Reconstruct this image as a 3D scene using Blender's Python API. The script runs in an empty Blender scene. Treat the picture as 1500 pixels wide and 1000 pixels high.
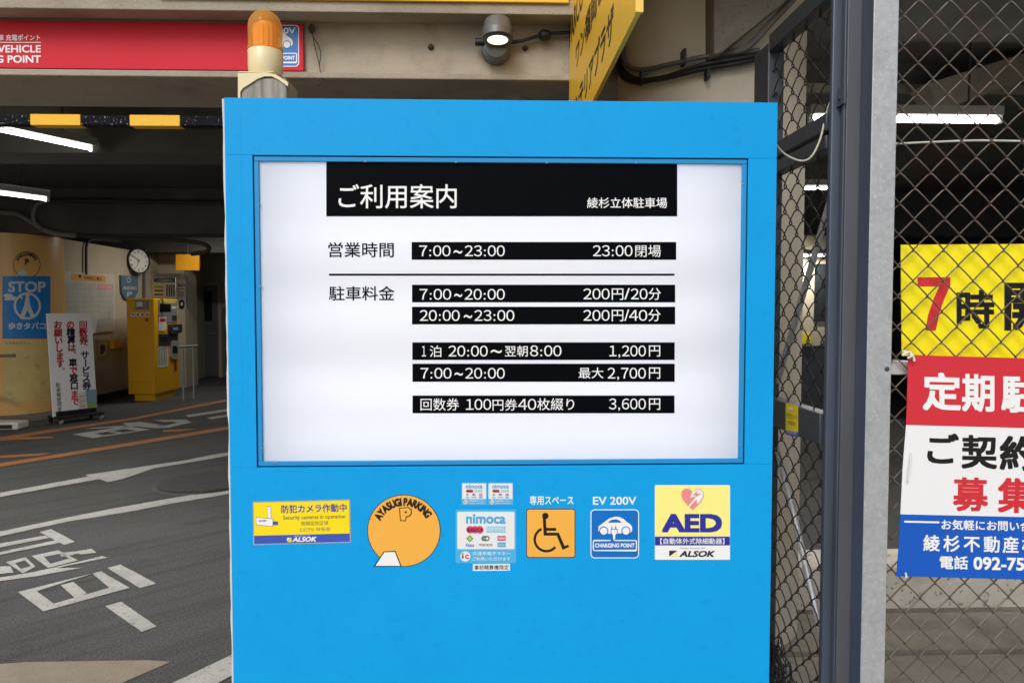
import bpy, math, random
from mathutils import Vector, Matrix
random.seed(7)
SC = bpy.context.scene
COL = SC.collection
R = math.radians

# ------------------------------------------------------------------ camera, sky, sun, exposure
F = 1080.0                                   # focal length in pixels of the 1500 px wide photograph
YAW, PITCH, EYE = R(1.8), R(2.4), 1.55
cam_data = bpy.data.cameras.new('Camera')
cam = bpy.data.objects.new('Camera', cam_data); COL.objects.link(cam)
cam_data.sensor_width = 36.0; cam_data.lens = 36.0 * F / 1500.0
cam_data.clip_start = 0.02; cam_data.clip_end = 500.0
cam.location = (0, 0, EYE); cam.rotation_euler = (R(90) - PITCH, 0, -YAW)
SC.camera = cam

world = bpy.data.worlds.new('World'); SC.world = world; world.use_nodes = True
wn = world.node_tree
SUN_EL, SUN_AZ = R(42), R(204)               # behind the camera, high
sky = wn.nodes.new('ShaderNodeTexSky'); sky.sky_type = 'NISHITA'; sky.sun_disc = False
sky.sun_elevation = SUN_EL; sky.sun_rotation = SUN_AZ; sky.dust_density = 4.0; sky.air_density = 1.0
bg = wn.nodes['Background']; bg.inputs['Strength'].default_value = 0.11
hsv = wn.nodes.new('ShaderNodeHueSaturation'); hsv.inputs['Saturation'].default_value = 0.30   # overcast: a paler sky
wn.links.new(sky.outputs[0], hsv.inputs['Color']); wn.links.new(hsv.outputs[0], bg.inputs[0])
sun_d = bpy.data.lights.new('Sun', 'SUN'); sun = bpy.data.objects.new('Sun', sun_d); COL.objects.link(sun)
sun_d.energy = 1.2; sun_d.angle = R(26); sun_d.color = (1.0, 0.965, 0.92)
sd = Vector((math.sin(SUN_AZ) * math.cos(SUN_EL), math.cos(SUN_AZ) * math.cos(SUN_EL), math.sin(SUN_EL)))
sun.rotation_euler = sd.to_track_quat('Z', 'Y').to_euler(); sun.location = sd * 30
SC.view_settings.view_transform = 'Standard'; SC.view_settings.look = 'None'
SC.view_settings.exposure = 0.22; SC.view_settings.gamma = 1.0

# ------------------------------------------------------------------ pixel (1500 x 1000 photo) -> world point on a plane
_f = Vector((math.sin(YAW) * math.cos(PITCH), math.cos(YAW) * math.cos(PITCH), -math.sin(PITCH)))
_r = Vector((math.cos(YAW), -math.sin(YAW), 0)); _u = _r.cross(_f)
CAM = Vector((0, 0, EYE))
def ray(x, y): return _f + _r * ((x - 750) / F) + _u * ((500 - y) / F)
def plane(p0, n):
    p0, n = Vector(p0), Vector(n).normalized()
    def m(x, y, lift=0.0):
        d = ray(x, y); t = (p0 - CAM).dot(n) / d.dot(n)
        return CAM + d * t + n * lift
    return m
def atY(Y): return plane((0, Y, 0), (0, -1, 0))
def atXneg(X): return plane((X, 0, 0), (-1, 0, 0))      # face looking to -X
def atXpos(X): return plane((X, 0, 0), (1, 0, 0))       # face looking to +X
def atZ(Z): return plane((0, 0, Z), (0, 0, 1))
def pY(x, y, Y): return atY(Y)(x, y)

# ------------------------------------------------------------------ materials
def lin(c):
    c = [v / 255.0 for v in c]
    return tuple(v / 12.92 if v <= 0.04045 else ((v + 0.055) / 1.055) ** 2.4 for v in c)
MATS = {}
def mat(name, rgb, rough=0.5, metal=0.0, var=0.0, vscale=4.0, bump=0.0, bscale=60.0, spec=0.5, dark=None, dscale=1.5, damt=0.0,
        stretch=None, emit=None, estr=0.0, speck=None, sscale=200.0, samt=0.0):
    """procedural paint, metal or concrete: base colour, soft variation, blotches, specks, bump"""
    if name in MATS: return MATS[name]
    m = bpy.data.materials.new(name); m.use_nodes = True; MATS[name] = m
    nt = m.node_tree; N = nt.nodes; L = nt.links; b = N['Principled BSDF']
    col = lin(rgb); b.inputs['Roughness'].default_value = rough; b.inputs['Metallic'].default_value = metal
    b.inputs['Specular IOR Level'].default_value = spec
    tc = N.new('ShaderNodeTexCoord'); vec = tc.outputs['Object']
    if stretch:
        mp = N.new('ShaderNodeMapping'); mp.inputs['Scale'].default_value = stretch; L.new(vec, mp.inputs[0]); vec = mp.outputs[0]
    cur = None
    def rgbn(c):
        n = N.new('ShaderNodeRGB'); n.outputs[0].default_value = (*c, 1); return n.outputs[0]
    cur = rgbn(col)
    def noise(scale, det=4.0, rg=0.6):
        n = N.new('ShaderNodeTexNoise'); n.inputs['Scale'].default_value = scale; n.inputs['Detail'].default_value = det
        n.inputs['Roughness'].default_value = rg; L.new(vec, n.inputs['Vector']); return n.outputs['Fac']
    def ramp(src, a, c):
        r = N.new('ShaderNodeMapRange'); r.inputs['From Min'].default_value = a; r.inputs['From Max'].default_value = c
        L.new(src, r.inputs['Value']); return r.outputs[0]
    def mix(fac, a, c, mode='MIX', amt=1.0):
        x = N.new('ShaderNodeMix'); x.data_type = 'RGBA'; x.blend_type = mode
        if amt != 1.0:
            k = N.new('ShaderNodeMath'); k.operation = 'MULTIPLY'; k.inputs[1].default_value = amt; L.new(fac, k.inputs[0]); fac = k.outputs[0]
        L.new(fac, x.inputs[0]); L.new(a, x.inputs[6]); L.new(c, x.inputs[7]); return x.outputs[2]
    if var:
        cur = mix(ramp(noise(vscale), 0.3, 0.7), cur, rgbn(tuple(v * (1 - var) for v in col)))
    if damt:
        cur = mix(ramp(noise(dscale, 8.0, 0.65), 0.5, 0.68), cur, rgbn(lin(dark)), amt=damt)
    if samt:
        cur = mix(ramp(noise(sscale, 2.0, 0.5), 0.62, 0.68), cur, rgbn(lin(speck)), amt=samt)
    L.new(cur, b.inputs['Base Color'])
    if bump:
        bp = N.new('ShaderNodeBump'); bp.inputs['Strength'].default_value = bump; bp.inputs['Distance'].default_value = 0.01
        L.new(noise(bscale, 5.0), bp.inputs['Height']); L.new(bp.outputs[0], b.inputs['Normal'])
    if var or damt:
        rr = N.new('ShaderNodeMapRange'); rr.inputs['To Min'].default_value = max(rough - 0.08, 0.02); rr.inputs['To Max'].default_value = min(rough + 0.1, 1)
        L.new(noise(vscale * 2.3), rr.inputs['Value']); L.new(rr.outputs[0], b.inputs['Roughness'])
    if emit:
        b.inputs['Emission Color'].default_value = (*lin(emit), 1); b.inputs['Emission Strength'].default_value = estr
    return m

# ------------------------------------------------------------------ mesh helpers
class MB:
    def __init__(s): s.v = []; s.f = []; s.mi = []; s.mats = []
    def slot(s, m):
        if m not in s.mats: s.mats.append(m)
        return s.mats.index(m)
    def add(s, vs, fs, m):
        o = len(s.v); k = s.slot(m); s.v += [Vector(v) for v in vs]
        for f in fs: s.f.append([i + o for i in f]); s.mi.append(k)
        return s
    def box(s, x0, x1, y0, y1, z0, z1, m, M=None):
        vs = [Vector((x, y, z)) for z in (z0, z1) for y in (y0, y1) for x in (x0, x1)]
        if M is not None: vs = [M @ v for v in vs]
        return s.add(vs, [(0, 2, 3, 1), (4, 5, 7, 6), (0, 1, 5, 4), (2, 6, 7, 3), (0, 4, 6, 2), (1, 3, 7, 5)], m)
    def prism(s, pts, ext, m):
        pts = [Vector(p) for p in pts]; ext = Vector(ext); n = len(pts)
        fs = [tuple(range(n)), tuple(range(2 * n - 1, n - 1, -1))]
        fs += [((i + 1) % n, i, i + n, (i + 1) % n + n) for i in range(n)]
        return s.add(pts + [p + ext for p in pts], fs, m)
    def poly(s, pts, m): return s.add(pts, [tuple(range(len(pts)))], m)
    def lathe(s, c, axis, prof, m, n=32, cap=True):
        c = Vector(c); axis = Vector(axis).normalized()
        a = axis.orthogonal().normalized(); b = axis.cross(a)
        vs = []
        for (r, h) in prof:
            for i in range(n):
                t = 2 * math.pi * i / n
                vs.append(c + axis * h + (a * math.cos(t) + b * math.sin(t)) * r)
        fs = []
        for k in range(len(prof) - 1):
            for i in range(n):
                j = (i + 1) % n; fs.append((k * n + i, k * n + j, (k + 1) * n + j, (k + 1) * n + i))
        if cap:
            fs.append(tuple(range(n - 1, -1, -1))); o = (len(prof) - 1) * n; fs.append(tuple(range(o, o + n)))
        return s.add(vs, fs, m)
    def cyl(s, p0, p1, r, m, n=16, r1=None):
        p0, p1 = Vector(p0), Vector(p1)
        return s.lathe(p0, p1 - p0, [(r, 0), (r if r1 is None else r1, (p1 - p0).length)], m, n)
    def tube(s, pts, r, m, n=8, cap=True):
        pts = [Vector(p) for p in pts]; vs = []; prev = None
        for i, p in enumerate(pts):
            t = (pts[min(i + 1, len(pts) - 1)] - pts[max(i - 1, 0)]).normalized()
            if prev is None: a = t.orthogonal().normalized()
            else:
                a = prev - t * prev.dot(t)
                a = a.normalized() if a.length > 1e-5 else t.orthogonal().normalized()
            prev = a; b = t.cross(a)
            for k in range(n):
                q = 2 * math.pi * k / n; vs.append(p + (a * math.cos(q) + b * math.sin(q)) * r)
        fs = []
        for i in range(len(pts) - 1):
            for k in range(n):
                j = (k + 1) % n; fs.append((i * n + k, i * n + j, (i + 1) * n + j, (i + 1) * n + k))
        if cap:
            fs.append(tuple(range(n - 1, -1, -1))); o = (len(pts) - 1) * n; fs.append(tuple(range(o, o + n)))
        return s.add(vs, fs, m)
    def build(s, name, parent=None, bevel=0.0, seg=2, smooth=True, label=None):
        root = parent
        while root is not None and root.parent is not None: root = root.parent
        off = root.location if root is not None else Vector((0, 0, 0))
        me = bpy.data.meshes.new(name)
        me.from_pydata([tuple(v - off) for v in s.v], [], s.f)
        for m in s.mats: me.materials.append(m)
        for p, k in zip(me.polygons, s.mi): p.material_index = k
        if smooth:
            for p in me.polygons: p.use_smooth = True
            me.set_sharp_from_angle(angle=R(35))
        me.update()
        o = bpy.data.objects.new(name, me); COL.objects.link(o)
        if parent is not None: o.parent = parent
        if bevel:
            bv = o.modifiers.new('bevel', 'BEVEL'); bv.width = bevel; bv.segments = seg; bv.limit_method = 'ANGLE'; bv.angle_limit = R(40)
        if label: o['label'] = label
        return o

def thing(name, label, cat, loc=(0, 0, 0), group=None):
    o = bpy.data.objects.new(name, None); COL.objects.link(o); o.location = loc
    o.empty_display_size = 0.1
    o['label'] = label; o['category'] = cat
    if group: o['group'] = group
    return o
def tag(o, label, cat, group=None):
    o['label'] = label; o['category'] = cat
    if group: o['group'] = group
    return o
def struct(o, label=None, cat=None):
    o['kind'] = 'structure'
    if label: o['label'] = label
    if cat: o['category'] = cat
    return o
def spline(pts, n=8):
    pts = [Vector(p) for p in pts]; out = []
    for i in range(len(pts) - 1):
        p0, p1, p2, p3 = pts[max(i - 1, 0)], pts[i], pts[i + 1], pts[min(i + 2, len(pts) - 1)]
        for k in range(n):
            t = k / n
            out.append(0.5 * ((2 * p1) + (p2 - p0) * t + (2 * p0 - 5 * p1 + 4 * p2 - p3) * t * t + (3 * p1 - p0 - 3 * p2 + p3) * t ** 3))
    out.append(pts[-1]); return out

# ------------------------------------------------------------------ lettering
_TX = {}
def SQ(b): return [(b * x, b * y) for x, y in ((1, 1), (-1, 1), (-1, -1), (1, -1), (1, 0), (-1, 0), (0, 1), (0, -1))]
def glyphs(s, bold=0.0, shear=0.0, res=3):
    """flat outline of a string: 2-D points (x, y, stamp level), faces, ink box; bold strokes are stamped copies round the outline"""
    key = (s, bold, shear, res)
    if key in _TX: return _TX[key]
    if s.startswith('#'):                    # figures: full-width shapes set tight
        x = 0.0; V = []; Fc = []
        for ch in s[1:]:
            if ch in '0123456789': g = chr(ord(ch) + 0xFEE0)
            else: g = ch
            vs, fs, (a, b, c, d) = glyphs(g, 0.0, shear, res)
            adv = .62 if ch.isdigit() else .34
            k = 1.03 if ch.isdigit() else 1.0; o = len(V); ox = x + (adv - (c - a) * k) / 2
            V += [(ox + (px_ - a) * k, py_, q) for px_, py_, q in vs]; Fc += [tuple(i + o for i in f) for f in fs]; x += adv
        if bold:
            n = len(V); base = list(V); bf = list(Fc); V = []; Fc = []
            for k, (dx, dy) in enumerate([(0, 0)] + SQ(bold)):
                V += [(px_ + dx, py_ + dy, k) for px_, py_, _ in base]; Fc += [tuple(i + k * n for i in f) for f in bf]
        xs = [v[0] for v in V]; ysv = [v[1] for v in V]
        _TX[key] = (V, Fc, (min(xs), min(ysv), max(xs), max(ysv))); return _TX[key]
    if bold:
        vs, fs, (a, b, c, d) = glyphs(s, 0.0, shear, res); V = []; Fc = []; n = len(vs)
        ring = [(0, 0)] + SQ(bold)
        for k, (dx, dy) in enumerate(ring):
            V += [(x + dx, y + dy, k) for x, y, _ in vs]; Fc += [tuple(i + k * n for i in f) for f in fs]
        _TX[key] = (V, Fc, (a - bold, b - bold, c + bold, d + bold)); return _TX[key]
    cu = bpy.data.curves.new('lettering_source', 'FONT'); cu.body = s; cu.size = 1.0; cu.shear = shear
    cu.resolution_u = res; cu.fill_mode = 'FRONT'
    ob = bpy.data.objects.new('lettering_source', cu); COL.objects.link(ob)
    dg = bpy.context.evaluated_depsgraph_get(); dg.update()
    me = bpy.data.meshes.new_from_object(ob.evaluated_get(dg))
    vs = [(v.co.x, v.co.y, 0) for v in me.vertices]; fs = [tuple(p.vertices) for p in me.polygons]
    bpy.data.objects.remove(ob); bpy.data.curves.remove(cu); bpy.data.meshes.remove(me)
    xs = [v[0] for v in vs] or [0, 1]; ys = [v[1] for v in vs] or [0, 1]
    _TX[key] = (vs, fs, (min(xs), min(ys), max(xs), max(ys))); return _TX[key]
REF = None
class Print:
    """flat printed shapes on a surface, given in photo pixels; layers lie 0.3 mm apart"""
    def __init__(s, m, pre=None, step=0.0003, base=0.0004):
        s.m = m; s.pre = pre or (lambda x, y: (x, y)); s.mb = MB(); s.step = step; s.base = base
    def P(s, x, y, layer):
        x, y = s.pre(x, y); return s.m(x, y, s.base + s.step * layer)
    def poly(s, pts, m, layer=0): s.mb.poly([s.P(x, y, layer) for x, y in pts], m); return s
    def rect(s, x0, y0, x1, y1, m, layer=0): return s.poly([(x0, y1), (x1, y1), (x1, y0), (x0, y0)], m, layer)
    def rpts(s, x0, y0, x1, y1, r, n=6):
        out = []
        for cx, cy, a0 in ((x1 - r, y1 - r, 90), (x1 - r, y0 + r, 0), (x0 + r, y0 + r, -90), (x0 + r, y1 - r, 180)):
            for k in range(n + 1):
                a = R(a0 - 90 * k / n); out.append((cx + r * math.cos(a), cy + r * math.sin(a)))
        return out
    def rrect(s, x0, y0, x1, y1, r, m, layer=0): return s.poly(s.rpts(x0, y0, x1, y1, r), m, layer)
    def loop(s, a, b, m, layer):
        n = len(a); s.mb.add([s.P(*p, layer) for p in a] + [s.P(*p, layer) for p in b],
                             [(i, (i + 1) % n, (i + 1) % n + n, i + n) for i in range(n)], m); return s
    def rframe(s, x0, y0, x1, y1, r, w, m, layer=0):
        return s.loop(s.rpts(x0, y0, x1, y1, r), s.rpts(x0 + w, y0 + w, x1 - w, y1 - w, max(r - w, .1)), m, layer)
    def cpts(s, cx, cy, r, n=48, ry=None): return [(cx + r * math.cos(-2 * math.pi * i / n), cy + (ry or r) * math.sin(-2 * math.pi * i / n)) for i in range(n)]
    def disc(s, cx, cy, r, m, layer=0, ry=None): return s.poly(s.cpts(cx, cy, r, ry=ry), m, layer)
    def ring(s, cx, cy, r, w, m, layer=0): return s.loop(s.cpts(cx, cy, r), s.cpts(cx, cy, r - w), m, layer)
    def line(s, pts, w, m, layer=0):
        L, Rr = [], []
        for i, (x, y) in enumerate(pts):
            a = pts[max(i - 1, 0)]; b = pts[min(i + 1, len(pts) - 1)]
            dx, dy = b[0] - a[0], b[1] - a[1]; l = math.hypot(dx, dy) or 1
            k = 1.0
            if 0 < i < len(pts) - 1:
                e = (pts[i][0] - a[0], pts[i][1] - a[1]); le = math.hypot(*e) or 1
                k = 1 / max(0.5, abs((e[0] * dx + e[1] * dy) / (le * l)))
            nx, ny = -dy / l * w / 2 * k, dx / l * w / 2 * k
            L.append((x + nx, y + ny)); Rr.append((x - nx, y - ny))
        n = len(pts); s.mb.add([s.P(*p, layer) for p in L + Rr], [(i, i + 1, i + 1 + n, i + n) for i in range(n - 1)], m); return s
    def arc(s, cx, cy, r, a0, a1, w, m, layer=0, n=32):
        return s.line([(cx + r * math.cos(R(a0 + (a1 - a0) * k / n)), cy + r * math.sin(R(a0 + (a1 - a0) * k / n))) for k in range(n + 1)], w, m, layer)
    def text(s, t, x0, y0, x1, y1, m, layer=2, bold=0.0, shear=0.0, res=3):
        vs, fs, (a, b, c, d) = glyphs(t, bold, shear, res)
        s.mb.add([s.P(x0 + (x - a) / (c - a) * (x1 - x0), y1 - (y - b) / (d - b) * (y1 - y0), layer + k * .06) for x, y, k in vs], fs, m); return s
    def texth(s, t, x, y0, y1, m, layer=2, bold=0.0, align='L', sx=1.0):
        vs, fs, (a, b, c, d) = glyphs(t, bold); w = (c - a) * (y1 - y0) / (d - b) * sx
        x0 = x if align == 'L' else (x - w if align == 'R' else x - w / 2)
        return s.text(t, x0, y0, x0 + w, y1, m, layer, bold)
    def glyph(s, t, cx, cy, size, m, layer=2, bold=0.0, rot=0.0, sx=1.0, ref='国'):
        _, _, (a, b, c, d) = glyphs(ref, 0.0); k = size / (d - b); mx, my = (a + c) / 2, (b + d) / 2
        vs, fs, bb = glyphs(t, bold)
        if ref != '国': mx = (bb[0] + bb[2]) / 2
        ca, sa = math.cos(R(rot)), math.sin(R(rot)); out = []
        for x, y, q in vs:
            dx, dy = (x - mx) * k * sx, -(y - my) * k
            out.append(s.P(cx + dx * ca - dy * sa, cy + dx * sa + dy * ca, layer + q * .06))
        s.mb.add(out, fs, m); return s
    def build(s, name, parent, label=None): return s.mb.build(name, parent, smooth=False, label=label)

# ------------------------------------------------------------------ palette
BLUE = mat('sign_blue_paint', (14, 159, 230), rough=0.5, spec=.16, var=0.05, vscale=1.8, bump=0.06, bscale=4, samt=.10, speck=(8, 112, 176), sscale=42, damt=0.10, dark=(4, 122, 196), dscale=3)
BLUE_IN = mat('inner_frame_blue', (34, 142, 204), rough=0.45, spec=.3, var=0.05, vscale=5)
GAP = mat('dark_gap', (16, 62, 100), rough=0.8)
EDGE = mat('raw_white_edge', (214, 212, 206), rough=0.7, var=0.12, vscale=20)
INK = mat('black_vinyl', (6, 8, 14), rough=0.5, var=0.25, vscale=6, spec=.04)
WHT = mat('white_vinyl', (236, 238, 240), rough=0.35)
BLK = mat('black_ink', (18, 18, 20), rough=0.4)
ORG = mat('orange_vinyl', (240, 176, 72), rough=0.35)
YEL = mat('yellow_vinyl', (247, 222, 20), rough=0.35, var=0.05, vscale=12)
PALEY = mat('pale_yellow_vinyl', (246, 238, 140), rough=0.3)
NAVY = mat('navy_ink', (42, 48, 152), rough=0.35)
RBLUE = mat('royal_blue_ink', (58, 84, 184), rough=0.35)
EVB = mat('charger_blue_vinyl', (0, 110, 196), rough=0.3)
LBLUE = mat('pale_blue_vinyl', (74, 176, 228), rough=0.35)
CYAN = mat('cyan_ink', (74, 166, 214), rough=0.35)
PINK = mat('pink_ink', (206, 76, 112), rough=0.35)
SALM = mat('salmon_ink', (232, 140, 138), rough=0.35)
GRN = mat('green_ink', (122, 164, 74), rough=0.35)
DGRN = mat('dark_green_ink', (78, 104, 88), rough=0.35)
GREY = mat('grey_ink', (84, 86, 90), rough=0.4)
SILV = mat('silver_foil', (176, 180, 178), rough=0.3, metal=0.3)
PGREY = mat('pale_sticker', (226, 230, 234), rough=0.35)
RED = mat('red_ink', (206, 46, 56), rough=0.4)
DRED = mat('dark_red_ink', (176, 32, 46), rough=0.4)
BWHITE = mat('banner_white', (232, 234, 238), rough=0.45)
BRED = mat('banner_red', (206, 48, 62), rough=0.32)
BYEL = mat('banner_yellow', (250, 234, 30), rough=0.25)
BBLUE = mat('banner_blue', (14, 88, 190), rough=0.3)
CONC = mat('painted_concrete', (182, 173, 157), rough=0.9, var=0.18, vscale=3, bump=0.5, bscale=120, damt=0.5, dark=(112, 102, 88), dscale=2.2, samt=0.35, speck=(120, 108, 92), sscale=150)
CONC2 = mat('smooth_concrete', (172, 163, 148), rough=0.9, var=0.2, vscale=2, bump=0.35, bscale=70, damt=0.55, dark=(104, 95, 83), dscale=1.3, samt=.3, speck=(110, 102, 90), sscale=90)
CONCD = mat('grey_concrete', (142, 136, 126), rough=0.92, var=0.25, vscale=5, bump=0.6, bscale=40, damt=0.5, dark=(88, 82, 74), dscale=3, samt=0.5, speck=(96, 90, 82), sscale=60)
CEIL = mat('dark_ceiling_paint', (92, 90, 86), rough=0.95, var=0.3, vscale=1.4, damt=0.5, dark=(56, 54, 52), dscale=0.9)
WALLP = mat('cream_wall_paint', (196, 184, 160), rough=0.8, var=0.1, vscale=1.5, damt=0.3, dark=(150, 138, 116), dscale=0.8)
WALLG = mat('grey_wall_paint', (120, 120, 116), rough=0.8, var=0.1, vscale=1.5)
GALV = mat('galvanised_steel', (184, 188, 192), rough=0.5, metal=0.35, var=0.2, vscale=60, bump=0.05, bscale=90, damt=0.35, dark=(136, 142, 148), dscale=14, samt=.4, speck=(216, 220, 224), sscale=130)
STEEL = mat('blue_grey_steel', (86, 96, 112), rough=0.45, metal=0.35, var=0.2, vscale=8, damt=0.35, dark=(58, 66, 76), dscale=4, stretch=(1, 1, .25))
STEEL2 = mat('worn_brown_steel', (92, 95, 102), rough=0.55, metal=0.3, var=0.2, vscale=8, stretch=(1, 1, .2))
DSTEEL = mat('dark_steel', (70, 76, 84), rough=0.5, metal=0.3, var=0.2, vscale=10)
WIRE = mat('weathered_wire', (106, 93, 85), rough=0.5, metal=0.2, var=0.3, vscale=30)
WIRED = mat('dark_wire', (52, 46, 44), rough=0.65, metal=0.2, var=0.2, vscale=30)
BPLAS = mat('black_plastic', (26, 27, 30), rough=0.5)
GPLAS = mat('grey_plastic', (96, 98, 102), rough=0.45, var=0.1, vscale=20)
CREAM = mat('cream_enamel', (226, 210, 166), rough=0.35, var=0.04, vscale=10)
WOOD = mat('weathered_wood', (170, 162, 150), rough=0.85, var=0.5, vscale=9, stretch=(9, 9, .6), bump=0.4, bscale=14)
LINEW = mat('road_paint_white', (188, 186, 182), rough=0.75, var=0.18, vscale=6, bump=0.2, bscale=80, samt=0.75, speck=(98, 96, 94), sscale=55, damt=0.45, dark=(140, 138, 134), dscale=4)
LINEO = mat('road_paint_orange', (186, 124, 78), rough=0.75, var=0.25, vscale=4, samt=0.5, speck=(100, 84, 72), sscale=60)
PAVE = mat('beige_paving', (152, 141, 126), rough=0.9, var=0.2, vscale=8, bump=0.4, bscale=90, samt=0.5, speck=(112, 100, 88), sscale=120)
GOLD = mat('golden_sign_face', (240, 192, 56), rough=0.35, metal=0.0, var=0.05, vscale=3)
OCOL = mat('orange_wrap', (240, 192, 116), rough=0.35, var=0.06, vscale=2)
MYEL = mat('machine_yellow', (238, 176, 22), rough=0.4, var=0.06, vscale=5)

def asphalt():
    m = bpy.data.materials.new('asphalt'); m.use_nodes = True; nt = m.node_tree; N = nt.nodes; L = nt.links; b = N['Principled BSDF']
    tc = N.new('ShaderNodeTexCoord')
    def noise(sc, det, st=None, rg=.6):
        n = N.new('ShaderNodeTexNoise'); n.inputs['Scale'].default_value = sc; n.inputs['Detail'].default_value = det; n.inputs['Roughness'].default_value = rg
        if st:
            mp = N.new('ShaderNodeMapping'); mp.vector_type = 'TEXTURE'; mp.inputs['Scale'].default_value = st; mp.inputs['Rotation'].default_value = (0, 0, R(44))
            L.new(tc.outputs['Object'], mp.inputs[0]); L.new(mp.outputs[0], n.inputs['Vector'])
        else: L.new(tc.outputs['Object'], n.inputs['Vector'])
        return n.outputs['Fac']
    def ramp(f, stops):
        r = N.new('ShaderNodeValToRGB'); e = r.color_ramp.elements
        e[0].position, e[0].color = stops[0][0], (*[stops[0][1]] * 3, 1); e[1].position, e[1].color = stops[-1][0], (*[stops[-1][1]] * 3, 1)
        for p, c in stops[1:-1]: e.new(p).color = (c, c, c, 1)
        L.new(f, r.inputs[0]); return r.outputs[0]
    def mix(fac, a, c, mode):
        x = N.new('ShaderNodeMix'); x.data_type = 'RGBA'; x.blend_type = mode; x.inputs[0].default_value = fac
        L.new(a, x.inputs[6]); L.new(c, x.inputs[7]); return x.outputs[2]
    base = ramp(noise(0.7, 6), [(.3, .066), (.7, .096)])
    fine = ramp(noise(95, 4, None, .75), [(.3, .42), (.52, 1.0), (.72, 2.0)])
    tracks = ramp(noise(3.0, 5, (8.0, .38, 1)), [(.36, .76), (.48, 1.0), (.7, 1.08)])
    spk = ramp(noise(75, 1.5), [(.70, 1.0), (.74, 2.2)])
    c = mix(1, base, fine, 'MULTIPLY'); c = mix(1, c, tracks, 'MULTIPLY'); c = mix(1, c, ramp(noise(1.7, 7, None, .7), [(.30, .66), (.42, 1.0), (.66, 1.0), (.74, 1.18)]), 'MULTIPLY'); c = mix(1, c, spk, 'MULTIPLY')
    L.new(c, b.inputs['Base Color']); b.inputs['Roughness'].default_value = .85; b.inputs['Specular IOR Level'].default_value = .35
    bp = N.new('ShaderNodeBump'); bp.inputs['Strength'].default_value = .5; bp.inputs['Distance'].default_value = .006
    L.new(noise(160, 3), bp.inputs['Height']); L.new(bp.outputs[0], b.inputs['Normal'])
    return m
ASPH = asphalt()
MATS['bar_black'] = mat('bar_black', (12, 14, 22), rough=0.55, spec=.08, samt=0.7, speck=(150, 150, 146), sscale=105)
BARY = mat('bar_yellow', (238, 182, 10), rough=0.4, var=0.06, vscale=12, samt=0.15, speck=(160, 120, 30), sscale=40)

# ================================================================== GROUND
struct(MB().box(-60, 60, -40, 80, -0.3, 0.0, ASPH).build('road', smooth=False), 'dark grey asphalt driveway running into the parking garage', 'road')
ground = atZ(0.0)
def paint(name, polys, m, label, lift=0.004):
    mb = MB()
    for p in polys: mb.poly([ground(x, y, lift) for x, y in p], m)
    return struct(mb.build(name, smooth=False), label, 'road marking')
def z4(pts, oy): return [(x / 4.0, y / 4.0 + oy) for x, y in pts]
def ringquads(o, h):               # outer quad with a hole quad -> 4 quads
    return [[o[i], o[(i + 1) % 4], h[(i + 1) % 4], h[i]] for i in range(4)]
def stroke_jitter(p, a=0.35):
    out = []
    for i in range(len(p)):
        x0, y0 = p[i]; x1, y1 = p[(i + 1) % len(p)]; n = max(2, int(math.hypot(x1 - x0, y1 - y0) / 9))
        for k in range(n):
            t = k / n; out.append((x0 + (x1 - x0) * t + random.uniform(-a, a), y0 + (y1 - y0) * t + random.uniform(-a, a) * .5))
    return out
J = stroke_jitter
paint('lane_line', [J([(-70, 793), (0, 778.8), (95, 759), (160, 746), (250, 730), (331, 716.5), (420, 700), (420, 708), (331, 724.5), (250, 738), (187, 750), (100, 764), (0, 785.5), (-70, 800)])],
      LINEW, 'long white line across the asphalt just above the large painted characters')
paint('arrow_marking', [J(z4([(-300, 640), (0, 568), (520, 472), (500, 463), (660, 440), (1100, 375), (1240, 345), (1600, 290), (1600, 300), (1325, 352), (1180, 378), (900, 425), (720, 487), (630, 505), (580, 487), (0, 592), (-300, 664)], 580))],
      LINEW, 'white road arrow with a long stem pointing into the garage')
paint('orange_lane_line', [z4([(-300, 470), (0, 395), (440, 325), (1325, 180), (1700, 120), (1700, 135), (1325, 200), (440, 345), (0, 415), (-300, 490)], 580),
      z4([(-200, 356), (0, 350), (300, 333), (230, 350), (0, 365), (-200, 372)], 580), z4([(955, 200), (1160, 190), (1060, 207), (955, 211)], 580)],
      LINEO, 'worn orange line crossing the garage floor below the painted characters')
paint('orange_floor_line', [z4([(0, 262), (310, 248), (310, 238), (130, 240), (780, 140), (1325, 32), (1325, 20), (780, 127), (0, 240)], 580)],
      LINEO, 'thin faded orange line nearest the garage wall')
paint('painted_letter', ringquads(z4([(425, 225), (545, 247), (885, 197), (740, 176)], 580), z4([(555, 221), (605, 231), (800, 203), (730, 194)], 580)) +
      [z4([(630, 212), (665, 206), (720, 214), (690, 219)], 580), z4([(500, 190), (740, 172), (715, 160), (820, 152), (960, 170), (890, 187), (800, 178), (530, 193)], 580),
       z4([(900, 142), (1090, 138), (1122, 155), (990, 186), (890, 190), (940, 170), (975, 172), (1040, 158), (1010, 150), (960, 152)], 580)],
      LINEW, 'small white painted character lying between the two orange lines')
paint('bay_line', [z4([(1085, 114), (1330, 76), (1400, 66), (1400, 76), (1330, 90), (1110, 124)], 580)], LINEW, 'short white line on the floor near the yellow ticket machine, the farther of two')
paint('bay_line', [z4([(1210, 128), (1400, 98), (1400, 110), (1240, 136)], 580)], LINEW, 'short white line beside the sign edge, the nearer of two by the ticket machine')
B = lambda p: z4(p, 750)
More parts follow.
